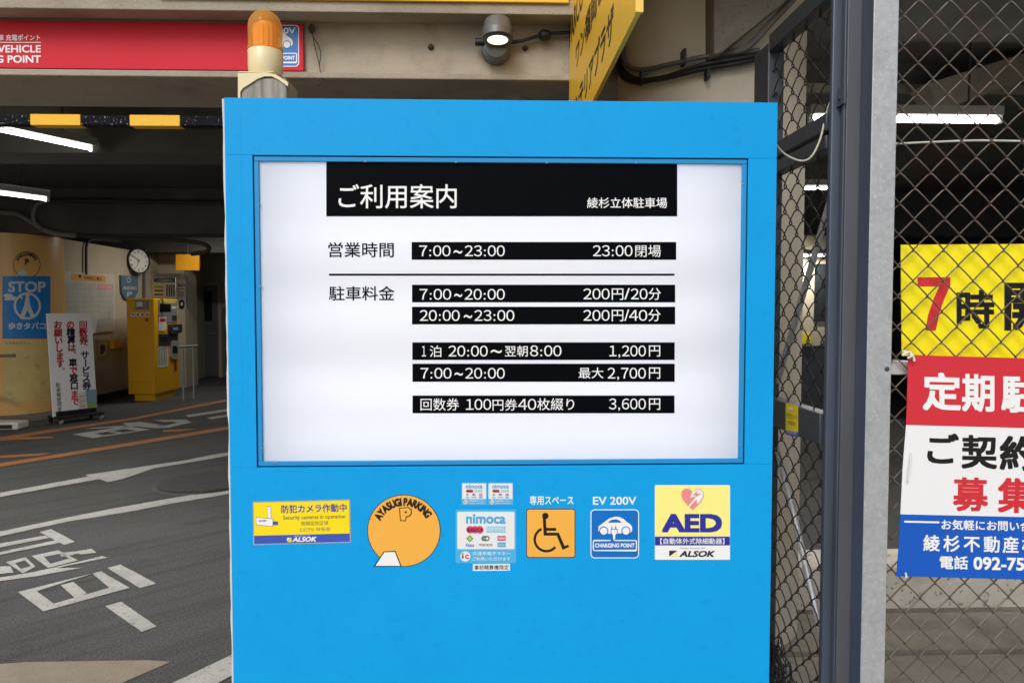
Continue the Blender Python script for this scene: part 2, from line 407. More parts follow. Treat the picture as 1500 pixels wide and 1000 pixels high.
paint('painted_characters', [J(B(p)) for p in (
    [(232, 118), (298, 100), (440, 175), (375, 193)],
    [(-240, 230), (0, 186), (262, 139), (292, 151), (30, 203), (-240, 246)], [(-240, 292), (0, 236), (325, 166), (352, 180), (0, 251), (-240, 306)],
    [(345, 243), (430, 232), (455, 246), (425, 252), (360, 262)], [(400, 241), (535, 215), (566, 239), (475, 250), (440, 240)],
    [(0, 385), (200, 352), (400, 306), (600, 258), (632, 268), (330, 329), (478, 328), (210, 378), (0, 405), (-140, 420), (-140, 405)],
    [(628, 328), (705, 308), (915, 420), (820, 447)], [(615, 553), (710, 527), (920, 672), (830, 703)],
    [(-60, 322), (60, 318), (80, 356), (20, 362), (-60, 370)])] +
    ringquads(B([(35, 295), (150, 265), (208, 320), (135, 360)]), B([(88, 302), (146, 284), (182, 318), (122, 334)])) +
    ringquads(B([(185, 258), (340, 225), (458, 284), (282, 328)]), B([(258, 264), (345, 246), (408, 272), (296, 304)])) +
    ringquads(B([(105, 470), (590, 348), (760, 445), (255, 583)]), B([(215, 465), (540, 360), (640, 445), (315, 538)])) +
    [B([(355, 430), (430, 410), (510, 478), (445, 510)])],
    LINEW, 'large white painted characters on the asphalt nearest the blue sign')
pv = [ground(x, y, .003) for x, y in ((-600, 905), (0, 972.5), (37, 970), (217, 967), (250, 969.5), (180, 1000))]
pv = [Vector((-30, pv[1].y + .1, .003))] + pv[1:] + [Vector((-.75, 1.55, .003)), Vector((.2, 1.3, .003)), Vector((30, 1.3, .003)), Vector((30, -14, .003)), Vector((-30, -14, .003))]
struct(MB().poly(pv[::-1], PAVE).build('pavement', smooth=False), 'worn beige paving at the bottom of the driveway', 'pavement')
paint('kerb_line', [B([(840, 1090), (1020, 1000), (1345, 845), (1500, 780), (1500, 880), (1345, 968), (1285, 1000), (1100, 1110)])], LINEW, 'broad white line cutting the corner beside the blue sign', 0.005)
# manhole cover flush in the asphalt
mc = ground(298, 708); IRON = mat('cast_iron', (92, 92, 92), rough=0.85, metal=0.0, var=0.2, vscale=20)
mh = thing('manhole_cover', 'round ribbed iron manhole cover set flush in the asphalt', 'manhole cover', (mc.x, mc.y, 0))
MB().lathe((mc.x, mc.y, -0.02), (0, 0, 1), [(0.42, 0), (0.42, 0.024)], IRON, 48).build('rim', mh)
q = MB()
for k in range(-9, 10):
    w = math.sqrt(max(0.39 ** 2 - (k * 0.042) ** 2, 0.001))
    q.box(-w, w, -0.011, 0.011, 0.0235, 0.028, IRON, Matrix.Translation((mc.x, mc.y, 0)) @ Matrix.Rotation(R(58), 4, 'Z') @ Matrix.Translation((0, k * 0.042, 0)))
q.build('ribs', mh, smooth=False)
# raised slabs at right
struct(MB().box(0.88, 5.5, 2.98, 3.42, -0.2, 0.133, CONCD).build('concrete_step', bevel=0.006), 'smooth grey concrete step under the kerb behind the fence', 'step')
struct(MB().box(0.86, 5.5, 1.55, 2.977, -0.2, 0.112, CONCD).build('concrete_slab', bevel=0.006), 'rough brown grey slab below the chain link fence', 'pavement')
kb = MB().box(1.32, 5.5, 3.4, 3.66, 0.05, 0.338, mat('pale_kerb_concrete', (220, 214, 202), rough=.92, var=.25, vscale=4, bump=.8, bscale=30, damt=.5, dark=(128, 120, 106), dscale=2.5, samt=.6, speck=(84, 78, 70), sscale=34)).build('concrete_kerb', bevel=0.012)
tag(kb, 'pitted grey concrete kerb wall under the banners behind the fence', 'kerb')

# ================================================================== PARKING GARAGE
gar = thing('parking_garage', 'concrete multi storey parking garage with beige front beam and dark interior', 'building', (0, 3.5, 0))
zB = 2.619                                   # underside of the front beam
b = MB(); b.box(-14, 1.0, 3.5, 3.97, zB + 0.028, 3.6, CONC); b.build('front_beam', gar, bevel=0.006)
b = MB(); b.box(-14, 1.0, 3.468, 3.985, zB - 0.002, zB + 0.028, CONC2); b.build('beam_ledge', gar, bevel=0.005)
zc = pY(0, 28, 3.5).z; zf = pY(0, 12, 3.36).z
b = MB(); b.prism([(-14, 3.498, zc), (-14, 3.36, zf), (-14, 3.36, 3.3), (-14, 3.498, 3.3)], (14.9, 0, 0), CONC2); b.build('cornice', gar, bevel=0.004)
b = MB(); b.box(-14, 8, 3.5, 3.9, 3.602, 8.0, CONC2); b.build('upper_wall', gar)
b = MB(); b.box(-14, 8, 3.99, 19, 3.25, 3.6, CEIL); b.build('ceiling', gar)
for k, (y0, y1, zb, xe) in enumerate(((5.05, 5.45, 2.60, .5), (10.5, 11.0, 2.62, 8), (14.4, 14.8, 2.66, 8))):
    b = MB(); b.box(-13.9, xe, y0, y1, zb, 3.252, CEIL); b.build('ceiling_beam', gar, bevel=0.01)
b = MB(); b.box(-0.6, 0.0, 11.0, 17.3, 0, 3.25, CEIL); b.build('partition_wall', gar)
b = MB(); b.box(-7.2, -6.6, 11.3, 17.4, 0, 2.66, WALLP); b.build('office_wall', gar)
b = MB(); b.box(-6.6, -6.588, 11.3, 15.0, 0.0, 0.13, BPLAS); b.build('skirting', gar)
b = MB(); b.box(-6.6, -6.09, 15.0, 15.6, 0, 2.66, WALLP); b.build('wall_pillar', gar)
b = MB(); b.box(-14, 8, 17.4, 17.7, 1.62, 3.25, WALLP).box(-14, 8, 17.395, 17.7, 0, 1.62, WALLG); b.build('back_wall', gar, smooth=False)
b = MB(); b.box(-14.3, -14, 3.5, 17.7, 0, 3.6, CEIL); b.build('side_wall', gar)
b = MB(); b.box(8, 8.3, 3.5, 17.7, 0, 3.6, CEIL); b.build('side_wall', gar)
# door in the back wall
px = lambda x, y: pY(x, y, 17.39)
DOORM = mat('grey_green_door', (112, 118, 116), rough=0.5)
d0, d1 = px(290, 418), px(322, 550)
dr = MB().box(d0.x, d1.x, 17.35, 17.394, 0.02, d0.z, DOORM).build('door', gar, bevel=0.005)
b = MB(); b.box(d0.x - .08, d0.x - .002, 17.33, 17.394, 0, d0.z + .08, WALLP).box(d1.x + .002, d1.x + .08, 17.33, 17.394, 0, d0.z + .08, WALLP).box(d0.x - .002, d1.x + .002, 17.33, 17.394, d0.z + .002, d0.z + .08, WALLP); b.build('door_frame', dr)
w0, w1 = px(297, 426), px(312, 470)
MB().box(w0.x, w1.x, 17.34, 17.349, w1.z, w0.z, mat('dark_glass', (30, 38, 40), rough=0.1)).build('window', dr)
MB().box(d1.x - .2, d1.x - .06, 17.30, 17.349, 1.0, 1.03, SILV).build('handle', dr)
# the big round column behind the sign and gate
CC = Vector((1.0, 3.36)); CR = 0.41
COLP = mat('cream_column_paint', (212, 204, 188), rough=0.85, var=0.12, vscale=2, bump=0.15, bscale=40, damt=0.35, dark=(150, 138, 118), dscale=1.6, stretch=(1, 1, .35))
MB().lathe((CC.x, CC.y, 0.0), (0, 0, 1), [(CR, 0), (CR, 3.298)], COLP, 64).build('round_column', gar)
b = MB(); b.prism([pY(x, y, 2.86) for x, y in ((1046, -60), (1046, 80), (1058, 77), (1190, -30), (1210, -60))], (0, .42, 0), CONCD); b.build('haunch', gar, bevel=.004, label='dark stained concrete haunch above the cables')
# right-hand haunch of the beam (deeper beam above the fence side)
b = MB(); b.box(0.5, 8, 5.06, 5.5, 3.06, 3.252, CEIL).box(0.5, 8, 5.03, 5.0595, 3.04, 3.10, CONCD); b.build('cross_beam', gar)
b = MB(); q0, q1 = pY(1380, 160, 4.7), pY(1560, 96, 4.7); b.prism([q0, q1, q1 + Vector((0, 0, .16)), q0 + Vector((-.1, 0, .16))], (0, .2, 0), CONCD); b.build('ramp_edge', gar)
b = MB(); b.box(0.43, 8, 2.36, 3.299, 2.97, 3.3, CONC2).box(0.43, 8, 3.3, 3.9, 2.97, 3.3, CEIL); b.build('shade_canopy', gar, bevel=.006, label='unseen concrete overhang added to shade the column top and fence')  # out-of-view slab, added to shade the column top and the fence side
# orange wrapped column
OC = Vector((-7.02, 11.0)); OR = 0.72
MB().lathe((OC.x, OC.y, 0), (0, 0, 1), [(OR + .03, 0), (OR + .03, .07), (OR, .072), (OR, .10), ], CONCD, 48, cap=False).lathe((OC.x, OC.y, 0), (0, 0, 1), [(OR + .004, .10), (OR + .004, 2.617)], OCOL, 64, cap=False).build('wrapped_column', gar, label='round column wrapped in glossy orange sheet')

# --- things under the front beam
BAR_Y = 3.2
zt, zb_ = pY(150, 169, BAR_Y).z, pY(150, 183.5, BAR_Y).z
hb = thing('height_limit_bar', 'black height limit bar with yellow bands set across the garage entrance', 'height bar', (-1.5, BAR_Y, zb_))
MB().box(-4.4, 0.5, BAR_Y, BAR_Y + .05, zb_, zt, MATS['bar_black']).build('beam', hb, bevel=.003)
for k in range(-5, 4):
    x0, x1 = pY(44.5 + 145.6 * k, 176, BAR_Y).x, pY(118 + 145.6 * k, 176, BAR_Y).x
    MB().box(x0, x1, BAR_Y - .0025, BAR_Y + .0525, zb_ - .0025, zt + .0025, BARY).build('yellow_band', hb, bevel=.002)
for x in (-4.35, -0.5):
    MB().box(x - .03, x + .03, BAR_Y - .005, BAR_Y + .055, 0, zb_ - .003, BARY).build('post', hb, bevel=.004)

rs = thing('charging_sign', 'long red sign board with white lettering on the front beam', 'sign', (-2.2, 3.49, zB + .06))
rm = atY(3.478); RSIGN = mat('red_sign_face', (206, 44, 60), rough=0.5, spec=.15, var=0.04, vscale=1.2)
a, c = rm(444, 35), rm(444, 104.2)
MB().box(-5.6, a.x, 3.478, 3.497, c.z, a.z, RSIGN).build('panel', rs, bevel=.002)
p = Print(rm)
p.texth('電気自動車 充電ポイント', 59, 51, 60, WHT, bold=.012, align='R', sx=.92)
p.rect(-120, 62, 60, 63, WHT, 1)
p.texth('ELECTRIC VEHICLE', 60, 66.5, 77.5, WHT, bold=.02, align='R', sx=1.12)
p.texth('CHARGING POINT', 60, 81.5, 92.5, WHT, bold=.02, align='R', sx=1.12)
p.build('lettering', rs)
def ev_sticker(p, x0, y0, x1, y1, L=0, head=None):
    """blue charging pictogram: car, plug and lettered box"""
    s = (x1 - x0) / 70.0; X = lambda v: x0 + v * s; Y = lambda v: y0 + v * s
    p.rrect(x0, y0, x1, y1, 6 * s, WHT, L); p.rrect(x0 + 1.3 * s, y0 + 1.3 * s, x1 - 1.3 * s, y1 - 1.3 * s, 5 * s, EVB, L + 1)
    p.poly([(X(v[0]), Y(v[1])) for v in ((11, 30), (12, 24), (19, 19), (27, 13), (35, 10.5), (42, 11), (48, 14), (52, 18), (57, 21), (60, 25), (60, 31), (58, 33), (36, 35), (22, 35), (13, 33))][::-1], WHT, L + 2)
    p.poly([(X(v[0]), Y(v[1])) for v in ((24, 19), (30, 15), (37, 14), (42, 16), (45, 19))][::-1], EVB, L + 3)
    for cx in (19, 51): p.disc(X(cx), Y(31), 6.6 * s, EVB, L + 3); p.disc(X(cx), Y(31), 5.2 * s, WHT, L + 4)
    p.poly([(X(v[0]), Y(v[1])) for v in ((30, 24), (31.2, 24), (31.2, 28), (35.5, 28), (35.5, 24), (37, 24), (37, 28), (39, 28), (39, 34), (36, 38), (36, 40), (32, 40), (32, 38), (29, 34), (29, 28), (30, 28))][::-1], EVB, L + 4)
    p.poly([(X(v[0]), Y(v[1])) for v in ((30, 29), (38, 29), (38, 34), (35.5, 37), (35.5, 42), (32.5, 42), (32.5, 37), (30, 34))][::-1], WHT, L + 5)
    p.line([(X(33.5), Y(41)), (X(33.5), Y(43.5)), (X(35.5), Y(44.8)), (X(65.5), Y(44.8)), (X(66.3), Y(46)), (X(66.3), Y(58)), (X(65.5), Y(59.2)), (X(5), Y(59.2)), (X(4, ), Y(58)), (X(4), Y(46)), (X(5), Y(44.8)), (X(29), Y(44.8))], 1.5 * s, WHT, L + 2)
    p.text('CHARGING POINT', X(6.5), Y(48.8), X(63.5), Y(55), WHT, L + 2, bold=.03)
p = Print(rm); ev_sticker(p, 373, 37, 438, 98, 0)
p.build('charging_pictogram', rs)
p = Print(rm); p.text('EV 200V', 378, 41, 433, 50, WHT, 4, bold=.015); p.build('pictogram_lettering', rs)

# yellow fascia above the cornice
yz = pY(660, 2.6, 3.345).z
tag(MB().box(-1.45, 0.36, 3.345, 3.3585, yz, yz + .55, GOLD).build('yellow_fascia_sign', bevel=.004), 'yellow fascia sign whose lower edge shows above the beam cornice', 'sign')
# projecting yellow sign
hx = 0.376
ys = thing('projecting_sign', 'golden yellow projecting sign with black lettering above the blue sign', 'sign', (hx, 2.7, 2.306))
MB().box(hx, hx + .014, 1.905, 3.48, 2.306, 3.7, GOLD).build('panel', ys, bevel=.002)
MB().box(hx - .003, hx + .017, 1.892, 1.904, 2.306, 3.7, mat('gold_edge', (240, 200, 90), rough=.35)).build('edge_trim', ys)
MB().box(hx + .002, hx + .012, 3.48, 3.5, 2.7, 2.86, DSTEEL).build('bracket', ys)
def side_text(t, ya, yb, z0, z1, bw=.022):          # reading direction runs towards the street (-Y)
    vs, fs, (a, b_, c, d) = glyphs(t, bw, 0, 3); mb = MB()
    mb.add([(hx - .0006 - k * .00004, ya + (x - a) / (c - a) * (yb - ya), z0 + (y - b_) / (d - b_) * (z1 - z0)) for x, y, k in vs], fs, BLK); return mb
sx_ = atXneg(hx)
def yz_of(x, y): q_ = sx_(x, y); return q_.y, q_.z
zP = yz_of(832.5, 77.5)[1]; z2 = yz_of(843.5, 106)[1]; z3_ = yz_of(892.5, 70)[1]
for t, ya, yb_, z in (('PARCO', 3.47, 2.97, zP), ('ワン福岡ビル', 3.21, 2.27, z2), ('インテリアプラザ', 3.36, 2.24, z3_)):
    side_text(t, ya, yb_, z, z + .113).build('lettering', ys, smooth=False)

# wall spotlight, conduit, bolts, wires
wl = thing('wall_spotlight', 'grey wall spotlight glowing warm white on the front beam', 'lamp', (pY(728, 60, 3.4).x, 3.4, pY(728, 80, 3.4).z))
hc = pY(729, 58, 3.36); WARM = mat('lit_lamp_lens', (255, 246, 214), emit=(255, 244, 205), estr=1.6)
ax = Vector((0, -.10, -1)).normalized()
HEAD = mat('grey_lamp_metal', (104, 104, 104), rough=.4, metal=.3, var=.06, vscale=20)
MB().lathe(hc, -ax, [(.064, 0), (.070, .004), (.071, .034), (.068, .038), (.067, .040), (.057, .084), (.052, .089)], HEAD, 40).build('head', wl)
MB().lathe(hc + ax * .004, -ax, [(.066, 0), (.050, .0), (.046, .005)], HEAD, 40, cap=False).build('bezel', wl)
MB().lathe(hc + ax * .0035, -ax, [(.046, 0), (.02, .0005)], WARM, 40).build('lens', wl)
bc = pY(727, 70, 3.45)
MB().lathe((bc.x, 3.43, bc.z), (0, 1, 0), [(.050, 0), (.066, .014), (.068, .068)], GPLAS, 32).build('mount', wl)
kn = pY(700, 62, 3.44); MB().cyl((kn.x - .012, 3.44, kn.z), (kn.x + .03, 3.44, kn.z), .017, BPLAS, 16).build('knob', wl)
cp = [pY(*t, 3.46) for t in ((748, 62), (765, 60), (785, 54), (800, 50), (815, 49), (850, 48), (890, 52))]
cb = thing('lamp_cable', 'black lamp cable with a round coupling on the front beam', 'cable', tuple(cp[3]))
MB().tube(spline(cp), .009, BPLAS).build('cable', cb)
j = pY(797, 52, 3.46); MB().lathe((j.x - .025, j.y, j.z - .004), (1, 0, .15), [(.012, 0), (.024, .012), (.026, .03), (.02, .05), (.012, .055)], BPLAS, 20).build('coupling', cb)
def bolt(x, y, lab, Y=3.485, r=.011):
    c_ = pY(x, y, Y); tag(MB().lathe((c_.x, 3.503, c_.z), (0, -1, 0), [(r * 1.5, 0), (r * 1.5, .006), (r, .007), (r, .024)], mat('rusty_iron', (62, 52, 48), rough=.8), 10).build('bolt'), lab, 'bolt', 'bolts in the front beam')
bolt(769.5, 69.5, 'rusty bolt in the beam under the lamp cable', r=.009)
bolt(631, 68, 'rusty bolt alone in the beam left of the spotlight', r=.010)
wk = pY(457, 42, 3.47)
hk = thing('wire_hook', 'rusty hook with thin twisted wires hanging on the front beam', 'hook', tuple(wk))
MB().tube(spline([pY(*t, 3.475) for t in ((456, 36), (453, 42), (456, 48), (460, 44), (457, 36))]), .006, mat('rusty_iron', (62, 52, 48), rough=.8)).cyl(wk + Vector((0, .04, 0)), wk, .006, mat('rusty_iron', (62, 52, 48))).build('hook', hk)
MB().tube(spline([pY(*t, 3.473) for t in ((458, 50), (461, 68), (467, 92), (471, 115))]), .0022, WIRED, 6).tube(spline([pY(*t, 3.47) for t in ((458, 54), (466, 66), (470, 80), (468, 96), (471, 115), (467, 124), (463, 122), (470, 115), (475, 116))]), .0022, WIRED, 6).build('wire', hk)
dc = atZ(zB - .002)(752, 146)
dl = MB().lathe((dc.x, dc.y + .04, zB - .002), (0, 0, -1), [(.10, 0), (.10, .012), (.085, .016), (.078, .006), (.03, .003)], CONC2, 40).build('downlight_ring')
tag(dl, 'pale round recessed light ring under the front beam', 'ceiling light')

# black cables bending round the column
def colY(x):                                  # just in front of the column, where the ray meets it
    d = ray(x, 100); dx, dy = d.x, d.y; A = dx * dx + dy * dy; B_ = -2 * (dx * CC.x + dy * CC.y); C_ = CC.length_squared - CR * CR
    D = B_ * B_ - 4 * A * C_
    if D < 0: return CC.y - .1
    return dy * (-B_ - math.sqrt(D)) / (2 * A)
def cab(pts, r, m, off=.03): return spline([pY(x, y, colY(x) - off) for x, y in pts], 6)
wc = thing('wall_cables', 'bundle of black cables clipped round the concrete column', 'cable', tuple(pY(1000, 100, 2.93)))
mb = MB()
mb.tube(cab([(908, 20), (907, 60), (907, 88), (915, 108), (940, 118), (980, 113), (1030, 101), (1080, 93), (1112, 86)], .012, BPLAS), .012, BPLAS)
mb.tube(cab([(914, 20), (913, 60), (913, 82), (922, 99), (945, 102), (985, 94), (1030, 84), (1080, 79), (1112, 74)], .010, BPLAS), .010, GPLAS)
mb.tube(cab([(903, 70), (903, 90), (910, 112), (930, 122), (960, 117), (1030, 95), (1080, 86), (1112, 80)], .008, BPLAS, .045), .008, BPLAS)
mb.build('cable', wc)
for x, y in ((1002, 84), (1037, 104), (941, 112)):
    c_ = pY(x, y, colY(x) - .03); MB().box(c_.x - .006, c_.x + .006, c_.y - .014, c_.y + .035, c_.z - .03, c_.z + .03, BPLAS).build('clip', wc)
gp = [(1046, 80), (1085, 74), (1105, 60), (1125, 38), (1150, 12), (1166, -6)]
tag(MB().tube(spline([pY(x, y, 2.90 if i else 2.95) for i, (x, y) in enumerate(gp)]), .014, mat('grey_conduit', (110, 106, 100), rough=.6, var=.3, vscale=20)).build('conduit'), 'grey conduit rising steeply from the cables beside the gate', 'conduit')

# ================================================================== THE BLUE SIGN
Y0 = 2.0
SX0, SX1, SZ1 = -0.700, 0.7835, 2.1125
ox0, ox1, oz0, oz1 = -0.628, 0.7055, 1.126, 1.9625       # opening
sg = thing('information_sign', 'large bright blue parking sign with a backlit white tariff panel', 'sign', (0.04, 2.06, 0))
b = MB(); g = .0003
b.box(SX0, SX1, Y0, Y0 + .006, oz1 + g, SZ1, BLUE); b.box(SX0, SX1, Y0, Y0 + .006, 0.02, oz0 - g, BLUE)
b.box(SX0, ox0, Y0, Y0 + .006, oz0, oz1, BLUE); b.box(ox1, SX1, Y0, Y0 + .006, oz0, oz1, BLUE)
b.build('front_sheet', sg, bevel=.0007)
# backing boards: ragged raw edge showing at the left
def ragged(z0, z1):
    pts = []; n = 60
    for k in range(n + 1):
        z = z0 + (z1 - z0) * k / n; pts.append((SX0 - .0065 + random.uniform(-.0012, .0012) + (.0018 if k % 17 < 2 else 0), Y0 + .0065, z))
    return pts
b = MB(); b.prism(ragged(0.02, SZ1 - .001) + [(ox0 - .004, Y0 + .0065, SZ1 - .001), (ox0 - .004, Y0 + .0065, 0.02)], (0, .008, 0), EDGE)
b.build('backing_board', sg, smooth=False)
b = MB(); b.box(SX0 + .004, SX1 - .003, Y0 + .0150, Y0 + .14, oz1 + .02, SZ1 - .003, BLUE); b.box(SX0 + .004, SX1 - .003, Y0 + .0150, Y0 + .14, 0.0, oz0 - .02, BLUE)
b.box(SX0 + .004, ox0 - .012, Y0 + .0150, Y0 + .14, oz0 - .02, oz1 + .02, BLUE); b.box(ox1 + .012, SX1 - .003, Y0 + .0150, Y0 + .14, oz0 - .02, oz1 + .02, BLUE)
b.box(ox0 - .012, ox1 + .012, Y0 + .13, Y0 + .14, oz0 - .02, oz1 + .02, EDGE)
b.build('cabinet', sg)
# inner frame with dark gap
gi = .0028
b = MB(); fx0, fx1, fz0, fz1 = ox0 + gi, ox1 - gi, oz0 + gi, oz1 - gi; fw = .0125
b.box(fx0, fx1, Y0 + .003, Y0 + .013, fz1 - fw, fz1, BLUE_IN); b.box(fx0, fx1, Y0 + .003, Y0 + .013, fz0, fz0 + fw, BLUE_IN)
b.box(fx0, fx0 + fw, Y0 + .003, Y0 + .013, fz0 + fw + .0004, fz1 - fw - .0004, BLUE_IN); b.box(fx1 - fw, fx1, Y0 + .003, Y0 + .013, fz0 + fw + .0004, fz1 - fw - .0004, BLUE_IN)
b.build('inner_frame', sg, bevel=.0015)
b = MB()
for (x0, x1, z0, z1) in ((ox0 - .01, ox1 + .01, fz1, oz1 + .012), (ox0 - .01, ox1 + .01, oz0 - .012, fz0), (ox0 - .01, fx0, fz0, fz1), (fx1, ox1 + .01, fz0, fz1)):
    b.box(x0, x1, Y0 + .0152, Y0 + .018, z0, z1, GAP)
b.build('gap_seal', sg)
PM = bpy.data.materials.new('backlit_acrylic'); PM.use_nodes = True; nt = PM.node_tree; nt.nodes.clear()
o_ = nt.nodes.new('ShaderNodeOutputMaterial'); tr = nt.nodes.new('ShaderNodeBsdfTranslucent'); df = nt.nodes.new('ShaderNodeBsdfDiffuse'); mx = nt.nodes.new('ShaderNodeMixShader')
gl = nt.nodes.new('ShaderNodeBsdfGlossy'); gl.inputs['Roughness'].default_value = .12; mx2 = nt.nodes.new('ShaderNodeMixShader'); mx2.inputs[0].default_value = .02
tr.inputs[0].default_value = (.86, .87, .93, 1); df.inputs[0].default_value = (.84, .85, .88, 1); mx.inputs[0].default_value = .5
nt.links.new(tr.outputs[0], mx.inputs[1]); nt.links.new(df.outputs[0], mx.inputs[2]); nt.links.new(mx.outputs[0], mx2.inputs[1]); nt.links.new(gl.outputs[0], mx2.inputs[2]); nt.links.new(mx2.outputs[0], o_.inputs[0])
PY = Y0 + .0105
MB().poly([(fx0 + .004, PY, fz0 + .004), (fx1 - .004, PY, fz0 + .004), (fx1 - .004, PY, fz1 - .004), (fx0 + .004, PY, fz1 - .004)], PM).build('backlit_panel', sg)
for zz in (1.195, 1.345, 1.545, 1.745, 1.89):
    ld = bpy.data.lights.new('backlight_tube', 'AREA'); ld.shape = 'RECTANGLE'; ld.size = 1.24; ld.size_y = .03; ld.energy = .47; ld.color = (.96, .97, 1.0)
    lo = bpy.data.objects.new('backlight_tube', ld); COL.objects.link(lo); lo.parent = sg
    lo.location = Vector((.039, Y0 + .118, zz)) - sg.location; lo.rotation_euler = (R(-90), 0, 0)
# clips
for x, y in ((535, 236.5), (668, 237.5), (801, 238.5), (932, 238.5), (403, 678), (540, 677), (800, 676), (1060, 673), (383.5, 657), (381.5, 420), (379.5, 300), (1089, 270), (1086, 460), (1083.5, 652)):
    c_ = pY(x, y, Y0); b = MB(); b.box(c_.x - .0032, c_.x + .0032, Y0 + .0012, Y0 + .006, c_.z - .0022, c_.z + .0022, mat('dull_clip', (112, 140, 158), rough=.5, metal=.3)); b.build('clip', sg, bevel=.001)
# printing on the panel
pm = atY(PY - .0004); p = Print(pm)
p.rect(478, 237, 992, 317, INK, 0)
for (x0, y0, x1, y1) in ((603, 354.5, 990.5, 380.5), (603.5, 417, 989, 442.8), (603.5, 449.2, 989, 475), (604, 501.3, 988.3, 527), (604.2, 532.5, 988.3, 559), (604.3, 579, 988, 605)):
    p.rect(x0, y0, x1, y1, INK, 0)
p.rect(482, 400.8, 988, 403.8, INK, 0)
p.build('black_bands', sg)
p = Print(pm); T = p.text
T('ご利用案内', 496, 270, 669, 305.5, WHT, bold=.007); T('綾杉立体駐車場', 860, 289.5, 977, 305, WHT, bold=.007)
T('営業時間', 481, 355, 577, 377, INK, bold=.009); T('駐車料金', 482, 419, 578, 440.3, INK, bold=.009)
bd = .002
def row(l, x0, x1, r, x2, x3, y0, y1): p.text(l, x0, y0, x1, y1, WHT, bold=bd); p.text(r, x2, y0 - .3, x3, y1 + .2, WHT, bold=bd)
p.text('#7:00', 614, 359.5, 660, 375.5, WHT, bold=bd); p.text('~', 664.5, 366.5, 677, 371.5, WHT, bold=bd); p.text('#23:00', 681, 359.5, 739.5, 375.5, WHT, bold=bd)
p.text('#23:00', 868.5, 359.3, 926.5, 375.5, WHT, bold=bd); p.text('閉場', 930.5, 359, 968, 376.5, WHT, bold=bd)
for y in (423, ):
    p.text('#7:00', 614.5, y, 661, y + 16, WHT, bold=bd); p.text('~', 665.5, y + 7, 677, y + 12, WHT, bold=bd); p.text('#20:00', 680.5, y, 739.5, y + 16, WHT, bold=bd)
p.text('#200', 854.5, 422.5, 893, 438.5, WHT, bold=bd); p.text('円', 896, 422.5, 913, 439.3, WHT, bold=bd); p.text('/', 914.5, 422, 922.5, 438.5, WHT, bold=bd); p.text('#20', 924, 422.5, 948.5, 438.5, WHT, bold=bd); p.text('分', 950, 421.8, 968, 439.3, WHT, bold=bd)
p.text('#20:00', 615, 454, 673.5, 470, WHT, bold=bd); p.text('~', 679.5, 461, 691.5, 466, WHT, bold=bd); p.text('#23:00', 695, 454, 753.5, 470, WHT, bold=bd)
p.text('#200', 854.5, 453.8, 893, 469.8, WHT, bold=bd); p.text('円', 896, 453.8, 913, 470.5, WHT, bold=bd); p.text('/', 914.5, 453.3, 921.5, 469.8, WHT, bold=bd); p.text('#40', 921.5, 453.8, 948, 469.8, WHT, bold=bd); p.text('分', 949.5, 453, 967.5, 470.5, WHT, bold=bd)
p.text('#1', 618, 506.5, 624, 521.8, WHT, bold=bd); p.text('泊', 629.5, 506, 646.5, 522.8, WHT, bold=bd); p.text('#20:00', 657, 506, 714.5, 522, WHT, bold=bd); p.text('~', 719, 512, 735, 517, WHT, bold=bd); p.text('翌朝', 739.5, 506, 773, 522, WHT, bold=bd); p.text('#8:00', 776.5, 505.7, 822.5, 521.7, WHT, bold=bd)
p.text('#1,200', 892.5, 505.8, 946, 524, WHT, bold=bd); p.text('円', 950.5, 505.8, 967, 522, WHT, bold=bd)
p.text('#7:00', 616, 538.5, 661.5, 554.3, WHT, bold=bd); p.text('~', 666, 545.3, 678, 550, WHT, bold=bd); p.text('#20:00', 681.5, 538.5, 739.5, 554.3, WHT, bold=bd)
p.text('最大', 847.5, 538, 884, 554, WHT, bold=bd); p.text('#2,700', 890, 538.3, 946, 556.5, WHT, bold=bd); p.text('円', 950.5, 538, 967, 554.5, WHT, bold=bd)
p.text('回数券', 616, 583, 672.5, 601, WHT, bold=bd); p.text('#100', 682.5, 584, 719.5, 600, WHT, bold=bd); p.text('円券', 721.5, 584, 757.5, 601, WHT, bold=bd); p.text('#40', 759, 583.8, 785.5, 600, WHT, bold=bd); p.text('枚綴り', 787, 583, 841, 600.5, WHT, bold=bd)
p.text('#3,600', 892, 583.3, 946, 601.5, WHT, bold=bd); p.text('円', 950.5, 583.3, 967, 600, WHT, bold=bd)
p.build('lettering', sg)

rc = random.Random(11); sm_ = atY(Y0)
for pts in ([(344, 722), (358, 724), (372, 722.5), (384, 725)], [(372, 718.5), (378, 722)], [(1072, 719), (1092, 716.5), (1112, 719.5), (1130, 718)], [(1076, 726), (1100, 724), (1122, 727)],
            [(566, 700), (584, 694), (606, 697)], [(352, 168), (354, 300), (351, 420), (355, 560), (352, 650)], [(346, 760), (349, 850), (347, 960)], [(800, 900), (860, 893), (930, 897)], [(905, 170), (908, 205)], [(470, 880), (474, 950)], [(1102, 300), (1104, 430)]):
    MB().tube(spline([sm_(x + rc.uniform(-.4, .4), y + rc.uniform(-.4, .4), -.00035) for x, y in pts], 6), .00062, BLUE, 8).build('vinyl_crease', sg)
# ---- stickers on the sheet (parts of the sign, lettering as their sub-parts)
sm = atY(Y0)
def sticker(name, label, face, ink):
    f = face.build(name, sg, label=label); ink.build('lettering', f); return f
